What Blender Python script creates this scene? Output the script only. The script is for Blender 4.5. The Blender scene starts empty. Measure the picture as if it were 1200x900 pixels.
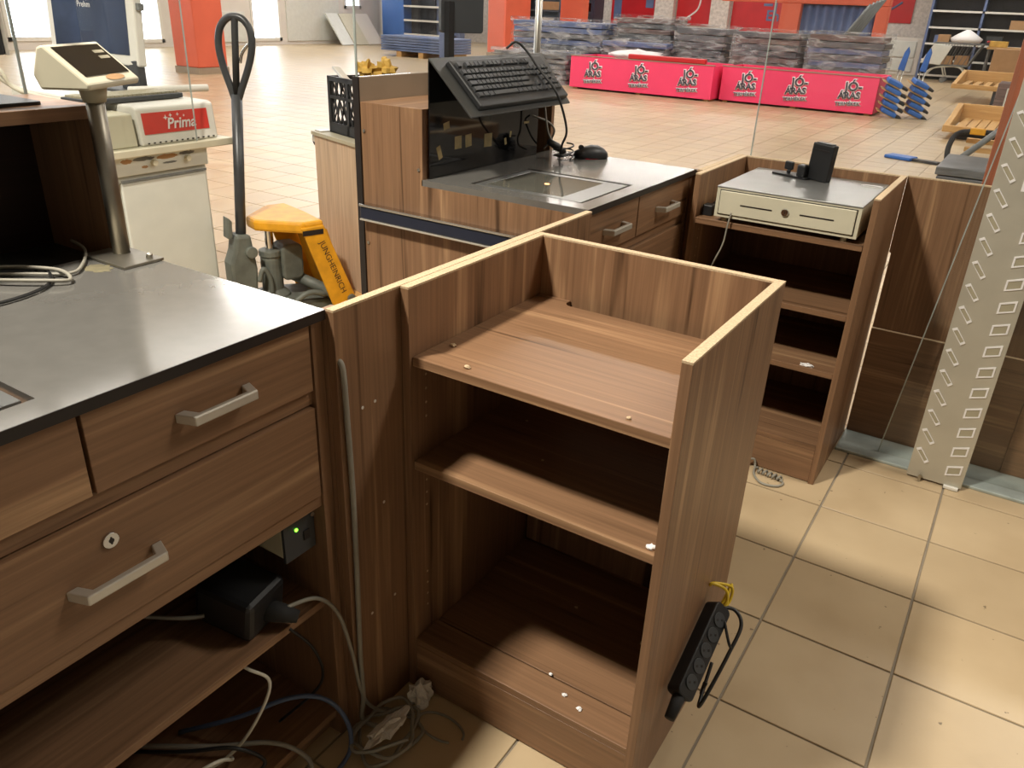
import bpy, bmesh, math, random
from mathutils import Vector, Matrix, noise as mnoise

random.seed(7)
SC = bpy.context.scene
COL = SC.collection
R = math.radians

# ------------------------------------------------------------------ camera
CAM_H, FOC = 1.5, 930.96                      # focal length in pixels of the 1200 px wide frame
yaw, pitch, roll = R(31.696), R(25.571), R(2.4817)
_f = Vector((-math.sin(yaw)*math.cos(pitch), math.cos(yaw)*math.cos(pitch), -math.sin(pitch)))
_r = Vector((math.cos(yaw), math.sin(yaw), 0))
_u = _r.cross(_f)
_r2 = _r*math.cos(roll) + _u*math.sin(roll)
_u2 = _u*math.cos(roll) - _r*math.sin(roll)
cam = bpy.data.cameras.new('camera'); cam.sensor_width = 36; cam.lens = 36*FOC/1200; cam.clip_start = .02; cam.clip_end = 200
camo = bpy.data.objects.new('camera', cam); COL.objects.link(camo)
mw = Matrix((_r2, _u2, -_f)).transposed().to_4x4(); mw.translation = (0, 0, CAM_H)
camo.matrix_world = mw
SC.camera = camo

def project(p):
    d = Vector(p) - Vector((0, 0, CAM_H)); z = d.dot(_f)
    return (600 + FOC*d.dot(_r2)/z, 450 - FOC*d.dot(_u2)/z, z)

# ------------------------------------------------------------------ view, world, lamps
SC.view_settings.view_transform = 'Standard'; SC.view_settings.look = 'None'
SC.view_settings.gamma = 1; SC.view_settings.use_curve_mapping = False
SC.view_settings.exposure = 0.0
SC.cycles.max_bounces = 8; SC.cycles.diffuse_bounces = 4; SC.cycles.glossy_bounces = 4
SC.cycles.transparent_max_bounces = 16; SC.cycles.caustics_reflective = False; SC.cycles.caustics_refractive = False
SC.cycles.sample_clamp_indirect = 4

w = bpy.data.worlds.new('sky'); SC.world = w; w.use_nodes = True
w.node_tree.nodes['Background'].inputs[0].default_value = (.86, .93, 1, 1)
w.node_tree.nodes['Background'].inputs[1].default_value = 8.0

def area(name, loc, sx, sy, power, col=(1, .93, .82), spread=180):
    l = bpy.data.lights.new(name, 'AREA'); l.shape = 'RECTANGLE'; l.size = sx; l.size_y = sy
    l.energy = power; l.color = col; l.spread = R(spread)
    o = bpy.data.objects.new(name, l); COL.objects.link(o); o.location = loc
    return o
KEY = area('ceiling_lamp', (-1.85, -.28, 4.15), .34, .34, 290, (1, .93, .80))
area('added_reflection_light', (-6.2, 2.2, 4.18), 3.4, 8.0, 220, (1, .98, .95))  # unseen light panel, added to brighten the reflection in the worktop
area('ceiling_lamp', (1.5, 3.0, 4.18), 1.6, .6, 100, (1, .93, .82))  # fill light added from the right for the cabinet side and floor
for lx in (-18, -13, -8, -3, 2):
    for ly in (7, 13, 19, 25):
        area('ceiling_lamp', (lx, ly, 4.18), 2.4, .3, 112, (1, .97, .93))

# ------------------------------------------------------------------ helpers
def lin(h):
    h = h.lstrip('#'); out = []
    for i in (0, 2, 4):
        c = int(h[i:i+2], 16)/255
        out.append(c/12.92 if c <= .04045 else ((c+.055)/1.055)**2.4)
    return (*out, 1)

MATS = {}
def new_mat(name):
    m = bpy.data.materials.new(name); m.use_nodes = True
    nt = m.node_tree; b = nt.nodes['Principled BSDF']
    MATS[name] = m
    return m, nt, b

def plain(name, col, rough=.5, metal=0, var=.12, scale=9, bump=0, bscale=60, spec=.5, stretch=None, coat=0):
    """one colour with a little procedural mottling and optional fine relief"""
    m, nt, b = new_mat(name); N = nt.nodes; L = nt.links
    tc = N.new('ShaderNodeTexCoord'); mp = N.new('ShaderNodeMapping'); L.new(tc.outputs['Object'], mp.inputs[0])
    if stretch: mp.inputs['Scale'].default_value = stretch
    n = N.new('ShaderNodeTexNoise'); n.inputs['Scale'].default_value = scale; n.inputs['Detail'].default_value = 5
    L.new(mp.outputs[0], n.inputs['Vector'])
    c = lin(col); r = N.new('ShaderNodeValToRGB')
    r.color_ramp.elements[0].position = .3; r.color_ramp.elements[1].position = .7
    r.color_ramp.elements[0].color = (*[v*(1-var) for v in c[:3]], 1); r.color_ramp.elements[1].color = (*[min(1, v*(1+var)) for v in c[:3]], 1)
    L.new(n.outputs['Fac'], r.inputs[0]); L.new(r.outputs[0], b.inputs['Base Color'])
    b.inputs['Roughness'].default_value = rough; b.inputs['Metallic'].default_value = metal
    b.inputs['Specular IOR Level'].default_value = spec; b.inputs['Coat Weight'].default_value = coat
    if bump:
        n2 = N.new('ShaderNodeTexNoise'); n2.inputs['Scale'].default_value = bscale; n2.inputs['Detail'].default_value = 3
        L.new(mp.outputs[0], n2.inputs['Vector'])
        bp = N.new('ShaderNodeBump'); bp.inputs['Strength'].default_value = bump; bp.inputs['Distance'].default_value = .01
        L.new(n2.outputs['Fac'], bp.inputs['Height']); L.new(bp.outputs[0], b.inputs['Normal'])
    return m

def wood(name, axis, dark, mid, light, rough=.42, across=17):
    """laminate with streaks along one axis, shifted at random from board to board"""
    m, nt, b = new_mat(name); N = nt.nodes; L = nt.links
    tc = N.new('ShaderNodeTexCoord'); oi = N.new('ShaderNodeObjectInfo')
    mul = N.new('ShaderNodeVectorMath'); mul.operation = 'MULTIPLY'
    cmb = N.new('ShaderNodeCombineXYZ')
    for i in range(3): L.new(oi.outputs['Random'], cmb.inputs[i])
    mul.inputs[1].default_value = (7.3, 5.1, 3.7); L.new(cmb.outputs[0], mul.inputs[0])
    add = N.new('ShaderNodeVectorMath'); L.new(tc.outputs['Object'], add.inputs[0]); L.new(mul.outputs[0], add.inputs[1])
    def streak(sa, sc, det, dist):
        mp = N.new('ShaderNodeMapping'); s = [sc]*3; s['xyz'.index(axis)] = sa
        mp.inputs['Scale'].default_value = s; L.new(add.outputs[0], mp.inputs[0])
        n = N.new('ShaderNodeTexNoise'); n.inputs['Scale'].default_value = 1; n.inputs['Detail'].default_value = det
        n.inputs['Roughness'].default_value = .62; n.inputs['Distortion'].default_value = dist
        L.new(mp.outputs[0], n.inputs['Vector']); return n
    n1 = streak(.7, across, 3, .8); n2 = streak(2.2, across*7, 4, .3)
    r1 = N.new('ShaderNodeValToRGB'); e = r1.color_ramp.elements
    e[0].position = .285; e[0].color = lin(dark); e[1].position = .72; e[1].color = lin(light)
    q = e.new(.40); q.color = lin(mid); q = e.new(.56); q.color = lin(mid)
    L.new(n1.outputs['Fac'], r1.inputs[0])
    mx = N.new('ShaderNodeMix'); mx.data_type = 'RGBA'; mx.blend_type = 'OVERLAY'; mx.inputs['Factor'].default_value = .48
    L.new(r1.outputs[0], mx.inputs['A']); L.new(n2.outputs['Fac'], mx.inputs['B'])
    L.new(mx.outputs['Result'], b.inputs['Base Color'])
    b.inputs['Roughness'].default_value = rough; b.inputs['Specular IOR Level'].default_value = .3
    bp = N.new('ShaderNodeBump'); bp.inputs['Strength'].default_value = .06; bp.inputs['Distance'].default_value = .004
    L.new(n2.outputs['Fac'], bp.inputs['Height']); L.new(bp.outputs[0], b.inputs['Normal'])
    return m

WD, WM, WL = '463120', '806148', 'a68463'
for ax in 'xyz': wood('walnut_'+ax, ax, WD, WM, WL)
for ax in 'xz': wood('oak_'+ax, ax, 'a38c74', 'b59e86', 'c4ae96', .5, 9)
for ax in 'xyz': wood('pine_'+ax, ax, 'a98350', 'c49a62', 'd4b078', .6, 20)
wood('walnut_shaded', 'y', '1d120d', '2a1a13', '33211a')  # walnut with the shade inside the open box put into its colour
wood('cherry_z', 'z', '8a4f35', 'a8644a', 'b97657', .5, 14)
plain('chip_edge', 'bfa888', .75, var=.25, scale=260)
plain('black_laminate', '7c7a76', .15, metal=.42, var=.05, scale=30, spec=.7)
plain('black_satin', '2f302f', .38, var=.08)
plain('lid_grey', '8d8e8d', .30, metal=.7, var=.10, scale=8)
plain('scanner_glass', '57564f', .07, spec=.9)
plain('pole_steel', '8f8a7f', .42, metal=.9, var=.12, scale=12)
plain('black_edge', '1d1716', .45)
plain('black_gloss', '0c0c0e', .06, spec=.6)
plain('black_plastic', '17181a', .42, bump=.05, bscale=400)
plain('dark_grey', '34373a', .5)
plain('key_grey', '232528', .38)
plain('steel', 'b9b6ae', .28, metal=1, stretch=(1, 1, .08), scale=40)
plain('brushed', 'cbc7bd', .42, metal=.65, var=.06)
plain('galvanised', 'bdb9ab', .42, metal=.4, var=.08, scale=6)
plain('chrome', 'd8d8d8', .12, metal=1, var=.03)
plain('grey_paint_metal', '6c6f6e', .5, var=.2)
plain('handle_grey', '3e4042', .38, metal=.3, var=.2)
plain('jack_grey', '62665f', .55, var=.25, scale=14, bump=.1, bscale=40)
plain('cream', 'c9c4ae', .45, var=.05)
plain('cream_dark', 'a49d86', .5, var=.08)
plain('white_plastic', 'dedcd4', .45, var=.04)
plain('white_paint', 'd6d9d2', .4, var=.04)
plain('white_wall', 'd9d4cc', .8, var=.05, scale=1.5)
plain('tan_panel', '9c8c78', .55, var=.05)
plain('orange', 'd9664a', .5, var=.06, scale=2)
plain('yellow', 'd79a1c', .45, var=.14, scale=18, bump=.05, bscale=50)
plain('red', 'c0242a', .35, var=.1, scale=2)
plain('label_red', 'cf3a30', .35, var=.06)
plain('pink', 'f2426f', .5, var=.04, scale=2)
plain('print_white', 'eceaea', .6, var=.03)
plain('print_dark', '45424f', .6, var=.03)
plain('print_brown', '3b2a18', .6, var=.03)
plain('blue', '2f66b5', .45, var=.1)
plain('blue_grey', '5c6c92', .5, var=.15, scale=4)
plain('navy', '1b2234', .3, var=.1)
plain('steel_blue_strip', 'a8b2ae', .45, metal=.3, var=.18, scale=12)
plain('cardboard', 'b08a62', .8, var=.08)
plain('yellow_paper', 'c9a24c', .7, var=.2)
plain('paper', 'cfc9c0', .85, var=.12, scale=40, bump=.4, bscale=60)
plain('cable_grey', '8b877c', .55)
plain('cable_white', 'cdc8b8', .5)
plain('cable_black', '141414', .45)
plain('cable_blue', '4a5a78', .45)
plain('yellow_tie', 'd2b42a', .4)
plain('tape', 'b8a878', .5, var=.2, scale=40)
plain('wall_stone', 'd2cbc4', .85, var=.18, scale=14)
plain('dark_shelf', '33353c', .5, var=.4, scale=5)
plain('slab_grey', '5d6063', .35, var=.35, scale=5, stretch=(1, 1, 8))
plain('slab_brown', '6e5a55', .4, var=.35, scale=5, stretch=(1, 1, 8))
plain('grout', '857b6c', .9, var=.1)
plain('screen', '33415c', .12, var=.5, scale=3)  # bluish tint carries a hazy reflection painted into the screen colour
plain('ceiling_paint', 'cfcac0', .9, var=.03, scale=1)
plain('rubber', '202020', .8)

def tile_mat():
    m, nt, b = new_mat('tile'); N = nt.nodes; L = nt.links
    g = N.new('ShaderNodeNewGeometry')
    sub = N.new('ShaderNodeVectorMath'); sub.operation = 'SUBTRACT'; sub.inputs[1].default_value = (-.29, 2.5, 0); L.new(g.outputs['Position'], sub.inputs[0])
    div = N.new('ShaderNodeVectorMath'); div.operation = 'DIVIDE'; div.inputs[1].default_value = (.338, .338, 99); L.new(sub.outputs[0], div.inputs[0])
    fl = N.new('ShaderNodeVectorMath'); fl.operation = 'FLOOR'; L.new(div.outputs[0], fl.inputs[0])
    wn = N.new('ShaderNodeTexWhiteNoise'); L.new(fl.outputs[0], wn.inputs['Vector'])
    n = N.new('ShaderNodeTexNoise'); n.inputs['Scale'].default_value = 3; n.inputs['Detail'].default_value = 6; L.new(g.outputs['Position'], n.inputs['Vector'])
    n3 = N.new('ShaderNodeTexNoise'); n3.inputs['Scale'].default_value = 38; n3.inputs['Detail'].default_value = 2; L.new(g.outputs['Position'], n3.inputs['Vector'])
    r = N.new('ShaderNodeValToRGB'); e = r.color_ramp.elements
    e[0].position = .3; e[0].color = lin('b29c7c'); e[1].position = .7; e[1].color = lin('c3ae8d')
    L.new(n.outputs['Fac'], r.inputs[0])
    hsv = N.new('ShaderNodeHueSaturation'); mr = N.new('ShaderNodeMapRange')
    mr.inputs['To Min'].default_value = .93; mr.inputs['To Max'].default_value = 1.05
    L.new(wn.outputs['Value'], mr.inputs['Value']); L.new(mr.outputs[0], hsv.inputs['Value']); L.new(r.outputs[0], hsv.inputs['Color'])
    # small dark scuffs
    r2 = N.new('ShaderNodeValToRGB'); r2.color_ramp.elements[0].position = .735; r2.color_ramp.elements[0].color = (0, 0, 0, 1); r2.color_ramp.elements[1].position = .76
    L.new(n3.outputs['Fac'], r2.inputs[0])
    mx = N.new('ShaderNodeMix'); mx.data_type = 'RGBA'; mx.inputs['B'].default_value = lin('7a6a54')
    L.new(r2.outputs[0], mx.inputs['Factor']); L.new(hsv.outputs[0], mx.inputs['A'])
    L.new(mx.outputs['Result'], b.inputs['Base Color'])
    r3 = N.new('ShaderNodeMapRange'); r3.inputs['To Min'].default_value = .22; r3.inputs['To Max'].default_value = .48
    L.new(n.outputs['Fac'], r3.inputs['Value']); L.new(r3.outputs[0], b.inputs['Roughness'])
tile_mat()

def clear_mat(name, tint, gloss, rough=.03):
    m, nt, b = new_mat(name); N = nt.nodes; L = nt.links; N.remove(b)
    t = N.new('ShaderNodeBsdfTransparent'); t.inputs[0].default_value = tint
    g = N.new('ShaderNodeBsdfGlossy'); g.inputs['Roughness'].default_value = rough
    fr = N.new('ShaderNodeFresnel'); ge = N.new('ShaderNodeNewGeometry'); io = N.new('ShaderNodeMapRange'); io.inputs['To Min'].default_value = 1.45; io.inputs['To Max'].default_value = 1/1.45
    L.new(ge.outputs['Backfacing'], io.inputs['Value']); L.new(io.outputs[0], fr.inputs[0])
    tx = N.new('ShaderNodeTexNoise'); tx.inputs['Scale'].default_value = 2
    mr = N.new('ShaderNodeMapRange'); mr.inputs['To Min'].default_value = gloss*.6; mr.inputs['To Max'].default_value = gloss*1.3
    L.new(tx.outputs['Fac'], mr.inputs['Value'])
    mu = N.new('ShaderNodeMath'); mu.operation = 'MULTIPLY'; L.new(fr.outputs[0], mu.inputs[0]); L.new(mr.outputs[0], mu.inputs[1])
    mix = N.new('ShaderNodeMixShader'); L.new(mu.outputs[0], mix.inputs[0]); L.new(t.outputs[0], mix.inputs[1]); L.new(g.outputs[0], mix.inputs[2])
    L.new(mix.outputs[0], N['Material Output'].inputs[0])
clear_mat('acrylic', (.965, .97, .96, 1), 1.0)
clear_mat('window_glass', (.97, .98, .98, 1), .6)

def film_mat():
    m, nt, b = new_mat('film'); N = nt.nodes; L = nt.links
    tc = N.new('ShaderNodeTexCoord')
    n = N.new('ShaderNodeTexNoise'); n.inputs['Scale'].default_value = 2.2; n.inputs['Detail'].default_value = 7; n.inputs['Distortion'].default_value = 1.2
    mp = N.new('ShaderNodeMapping'); mp.inputs['Scale'].default_value = (1, 1, 4); L.new(tc.outputs['Object'], mp.inputs[0]); L.new(mp.outputs[0], n.inputs['Vector'])
    bp = N.new('ShaderNodeBump'); bp.inputs['Strength'].default_value = 1; bp.inputs['Distance'].default_value = .12; L.new(n.outputs['Fac'], bp.inputs['Height'])
    b.inputs['Base Color'].default_value = (.75, .75, .74, 1); b.inputs['Roughness'].default_value = .12; L.new(bp.outputs[0], b.inputs['Normal'])
    t = N.new('ShaderNodeBsdfTransparent'); mix = N.new('ShaderNodeMixShader')
    r = N.new('ShaderNodeMapRange'); r.inputs['From Min'].default_value = .42; r.inputs['From Max'].default_value = .72; r.inputs['To Min'].default_value = .02; r.inputs['To Max'].default_value = .62
    L.new(n.outputs['Fac'], r.inputs['Value']); L.new(r.outputs[0], mix.inputs[0])
    L.new(t.outputs[0], mix.inputs[1]); L.new(b.outputs[0], mix.inputs[2]); L.new(mix.outputs[0], N['Material Output'].inputs[0])
film_mat()

def emit_mat(name, col, s):
    m, nt, b = new_mat(name); b.inputs['Emission Color'].default_value = lin(col); b.inputs['Emission Strength'].default_value = s; b.inputs['Base Color'].default_value = lin(col)
emit_mat('led_green', '7dff3a', 4); emit_mat('led_red', 'ff1a3a', 2.5); emit_mat('laser', 'ffb070', 3)

class MB:
    """collects shapes; build() links them as one mesh object"""
    def __init__(s, off=(0, 0, 0)): s.v = []; s.f = []; s.o = Vector(off)
    def add(s, vs, fs):
        b = len(s.v); s.v += [Vector(p) for p in vs]; s.f += [tuple(b+i for i in f) for f in fs]; return s
    def box(s, x0, x1, y0, y1, z0, z1, M=None):
        vs = [Vector(p) for p in ((x0,y0,z0),(x1,y0,z0),(x1,y1,z0),(x0,y1,z0),(x0,y0,z1),(x1,y0,z1),(x1,y1,z1),(x0,y1,z1))]
        if M: vs = [M @ p for p in vs]
        return s.add(vs, [(3,2,1,0),(4,5,6,7),(0,1,5,4),(1,2,6,5),(2,3,7,6),(3,0,4,7)])
    def prism(s, poly, ax, lo, hi, M=None):
        """poly in the two other axes (cyclic order kept as given), extruded along ax"""
        n = len(poly); vs = []
        for h in (lo, hi):
            for a, b in poly:
                p = {'x': (h, a, b), 'y': (a, h, b), 'z': (a, b, h)}[ax]
                vs.append(M @ Vector(p) if M else Vector(p))
        fs = [tuple(range(n-1, -1, -1)), tuple(range(n, 2*n))] + [(i, (i+1) % n, n+(i+1) % n, n+i) for i in range(n)]
        return s.add(vs, fs)
    def tube(s, pts, r, n=8, smooth=0, closed=False):
        pts = [Vector(p) for p in pts]
        if smooth and len(pts) > 2: pts = spline(pts, smooth, closed)
        m = len(pts); base = len(s.v); up = None
        for i, p in enumerate(pts):
            if closed: t = pts[(i+1) % m]-pts[i-1]
            else: t = pts[min(i+1, m-1)]-pts[max(i-1, 0)]
            t.normalize()
            if up is None: up = Vector((0, 0, 1)) if abs(t.z) < .9 else Vector((1, 0, 0))
            a = up-t*up.dot(t); a.normalize(); up = a; b = t.cross(a)
            rr = r[i] if isinstance(r, (list, tuple)) else r
            for k in range(n):
                q = 2*math.pi*k/n; s.v.append(p+a*math.cos(q)*rr+b*math.sin(q)*rr)
        for i in range(m if closed else m-1):
            j = (i+1) % m
            for k in range(n): s.f.append((base+i*n+k, base+i*n+(k+1) % n, base+j*n+(k+1) % n, base+j*n+k))
        if not closed:
            s.f.append(tuple(base+k for k in range(n-1, -1, -1))); s.f.append(tuple(base+(m-1)*n+k for k in range(n)))
        return s
    def cyl(s, p0, p1, r, n=16, r1=None):
        return s.tube([p0, p1], [r, r if r1 is None else r1], n)
    def blob(s, c, rx, ry, rz, nz=0, seed=0, n=12, flat=None):
        vs = []; fs = []; m = n//2
        for i in range(m+1):
            th = math.pi*i/m
            for k in range(n):
                ph = 2*math.pi*k/n; d = Vector((math.sin(th)*math.cos(ph), math.sin(th)*math.sin(ph), math.cos(th)))
                q = 1+nz*mnoise.noise(d*2.3+Vector((seed*3.1, seed, 0)))
                p = Vector((d.x*rx*q, d.y*ry*q, d.z*rz*q))
                if flat is not None and p.z < flat: p.z = flat
                vs.append(Vector(c)+p)
        for i in range(m):
            for k in range(n): fs.append((i*n+k, (i+1)*n+k, (i+1)*n+(k+1) % n, i*n+(k+1) % n))
        return s.add(vs, fs)
    def build(s, name, mat, parent=None, bevel=0, smooth=False, label=None, seg=2):
        me = bpy.data.meshes.new(name); me.from_pydata([tuple(p-s.o) for p in s.v], [], s.f)
        bm = bmesh.new(); bm.from_mesh(me); bmesh.ops.remove_doubles(bm, verts=bm.verts, dist=1e-6)
        bmesh.ops.recalc_face_normals(bm, faces=bm.faces); bm.to_mesh(me); bm.free()
        return link(name, me, mat, parent, bevel, smooth, label, seg, loc=tuple(s.o) if parent is None else (0, 0, 0))

def link(name, me, mat, parent=None, bevel=0, smooth=False, label=None, seg=2, loc=(0, 0, 0)):
    if mat and not me.materials: me.materials.append(MATS[mat])
    if smooth:
        for p in me.polygons: p.use_smooth = True
    o = bpy.data.objects.new(name, me); COL.objects.link(o); o.location = loc
    if parent: o.parent = parent
    if bevel:
        b = o.modifiers.new('bevel', 'BEVEL'); b.width = bevel; b.segments = seg; b.limit_method = 'ANGLE'; b.angle_limit = R(40)
    if label: o['label'] = label
    return o

def spline(pts, k, closed=False):
    out = []; m = len(pts)
    for i in range(m if closed else m-1):
        if closed: p0, p1, p2, p3 = pts[i-1], pts[i], pts[(i+1) % m], pts[(i+2) % m]
        else: p0, p1, p2, p3 = pts[max(i-1, 0)], pts[i], pts[i+1], pts[min(i+2, m-1)]
        for j in range(k):
            t = j/k
            out.append(.5*((2*p1)+(p2-p0)*t+(2*p0-5*p1+4*p2-p3)*t*t+(3*p1-p0-3*p2+p3)*t**3))
    if not closed: out.append(pts[-1])
    return out

def tag(o, label, cat, group=None, kind=None):
    o['label'] = label; o['category'] = cat
    if group: o['group'] = group
    if kind: o['kind'] = kind
    return o
def thing(name, label, cat, loc=(0, 0, 0), rz=0, group=None):
    o = bpy.data.objects.new(name, None); COL.objects.link(o); o.empty_display_size = .1
    o.location = loc; o.rotation_euler = (0, 0, rz)
    return tag(o, label, cat, group)
def struct(o): o['kind'] = 'structure'; return o

def text_mesh(body, size, offset=0, ext=.0, shear=0, align='CENTER', bevel=0):
    c = bpy.data.curves.new('lettering', 'FONT'); c.body = body; c.size = size; c.align_x = align; c.offset = offset; c.extrude = ext; c.shear = shear; c.bevel_depth = bevel; c.bevel_resolution = 0
    c.resolution_u = 3
    o = bpy.data.objects.new('lettering', c); COL.objects.link(o)
    dg = bpy.context.evaluated_depsgraph_get(); me = bpy.data.meshes.new_from_object(o.evaluated_get(dg))
    bpy.data.objects.remove(o); bpy.data.curves.remove(c)
    me.materials.clear()
    return me
def lettering(me, mat, parent, loc, rot, name='lettering'):
    me = me.copy(); o = link(name, me, mat, parent); o.location = loc; o.rotation_euler = rot
    return o
def rrect(x0, x1, y0, y1, r, n=5):
    out = []
    for cx, cy, a in ((x1-r, y1-r, 0), (x0+r, y1-r, 90), (x0+r, y0+r, 180), (x1-r, y0+r, 270)):
        for i in range(n+1):
            q = R(a+90*i/n); out.append((cx+r*math.cos(q), cy+r*math.sin(q)))
    return out
# ================================================================== SETTING
T = .338; TX, TY = -.29, 2.50
floor = struct(MB().box(-24, 10, -9, 32, -.12, -.004).build('floor', 'grout'))
tb = MB(); g = .0033
tb.box(g, T-g, g, T-g, -.02, 0)
tile_me = None
cells = []
for i in range(-63, 24):
    for j in range(-12, 82):
        cx, cy = TX+(i+.5)*T, TY+(j+.5)*T
        x, y, z = project((cx, cy, 0))
        if z < .2 or not (-130 < x < 1330 and -130 < y < 1030): continue
        inside = 0 <= x <= 1200 and 0 <= y <= 900
        hid = (-1.75 < cx < -1.0 and cy < 2.65) or (-.92 < cx < -.4 and (1.15 < cy < 1.6 or 2.65 < cy < 3.1)) or (cx < -1.7 and cy < 1.9) or (-1.9 < cx < -.5 and 2.6 < cy < 4.2)
        cells.append(((0 if inside and not hid else 1), z, cx-T/2, cy-T/2))
cells.sort()
me0 = bpy.data.meshes.new('tile'); me0.from_pydata([tuple(v) for v in tb.v], [], tb.f)
bm = bmesh.new(); bm.from_mesh(me0); bmesh.ops.recalc_face_normals(bm, faces=bm.faces)
bmesh.ops.bevel(bm, geom=[e for e in bm.edges if all(v.co.z > -.001 for v in e.verts)], offset=.0015, segments=1, affect='EDGES')
bm.to_mesh(me0); bm.free(); me0.materials.append(MATS['tile'])
for k, (a, z, x, y) in enumerate(cells[:300]):
    o = bpy.data.objects.new('tile', me0); COL.objects.link(o); o.location = (x, y, 0); o.parent = floor
rest = MB()
for a, z, x, y in cells[300:]: rest.box(x+g, x+T-g, y+g, y+T-g, -.02, 0)
o = rest.build('tile_field', 'tile', floor); o['kind'] = 'stuff'

struct(MB().box(-24, 10, -9, 32, 4.3, 4.5).build('ceiling', 'ceiling_paint'))
# left wall with glazed doors and a strip of high windows
wl = MB(); WX0, WX1 = -21.75, -21.5
OPEN = [(11.0, 12.2, .20, 2.3), (14.25, 15.3, .12, 2.4), (18.45, 19.65, .12, 2.4), (22.6, 23.45, 1.12, 2.4)]
ys = -9
for (a, b_, z0, z1) in OPEN:
    wl.box(WX0, WX1, ys, a, 0, 2.6); wl.box(WX0, WX1, a, b_, 0, z0); wl.box(WX0, WX1, a, b_, z1, 2.6); ys = b_
wl.box(WX0, WX1, ys, 32, 0, 2.6); wl.box(WX0, WX1, -9, 32, 3.9, 4.3)
for q in range(-9, 33, 4): wl.box(WX0, WX1, q-.2, q+.2, 2.6, 3.9)
wall_left = struct(wl.build('wall_left', 'white_wall'))
for n, (a, b_, z0, z1) in enumerate(OPEN):
    f = MB()
    for (p, q, r_, s_) in ((a, a+.09, z0, z1), (b_-.09, b_, z0, z1), (a, b_, z0, z0+.09), (a, b_, z1-.09, z1)): f.box(WX0+.05, WX1+.03, p, q, r_, s_)
    fo = struct(f.build('window_%d' % (n+1), 'white_plastic'))
    MB().box(WX0+.1, WX0+.11, a+.09, b_-.09, z0+.09, z1-.09).build('pane', 'window_glass', fo)
# wall cladding panels and pipe rail on the left wall
for k, (a, b_) in enumerate(((12.6, 14.0), (16.7, 18.2), (19.9, 22.3))):
    o = MB().box(WX1, WX1+.04, a, b_, .1, .95 if k == 1 else 1.9).build('panel', 'white_paint', wall_left, .01)
struct(MB().box(-24, 10, 29.2, 29.5, 0, 4.3).build('wall_back', 'wall_stone'))
struct(MB().box(8, 8.2, -9, 29.2, 0, 4.3).build('wall_right', 'white_wall'))
struct(MB().box(-21.5, 8, -8.2, -8, 0, 4.3).build('wall_front', 'white_wall'))
# ================================================================== FURNITURE
def panel_edge(parent, off, *boxes):
    m = MB(off)
    for b in boxes: m.box(*b)
    return m.build('edge_band', 'chip_edge', parent, label='pale raw chipboard edge')

def handle(parent, off, x, a, b, z):
    s, d = .016, .034
    poly = [(a, 0), (a+.012, d), (b-.012, d), (b, 0), (b-.017, 0), (b-.026, d-.011), (a+.026, d-.011), (a+.017, 0)]
    m = MB(off); m.prism([(q, x+p) for q, p in poly], 'z', z-s/2, z+s/2)
    m.v = [Vector((p.y, p.x, p.z)) for p in m.v]
    return m.build('handle', 'brushed', parent, .002, label='brushed metal bow handle')

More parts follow.
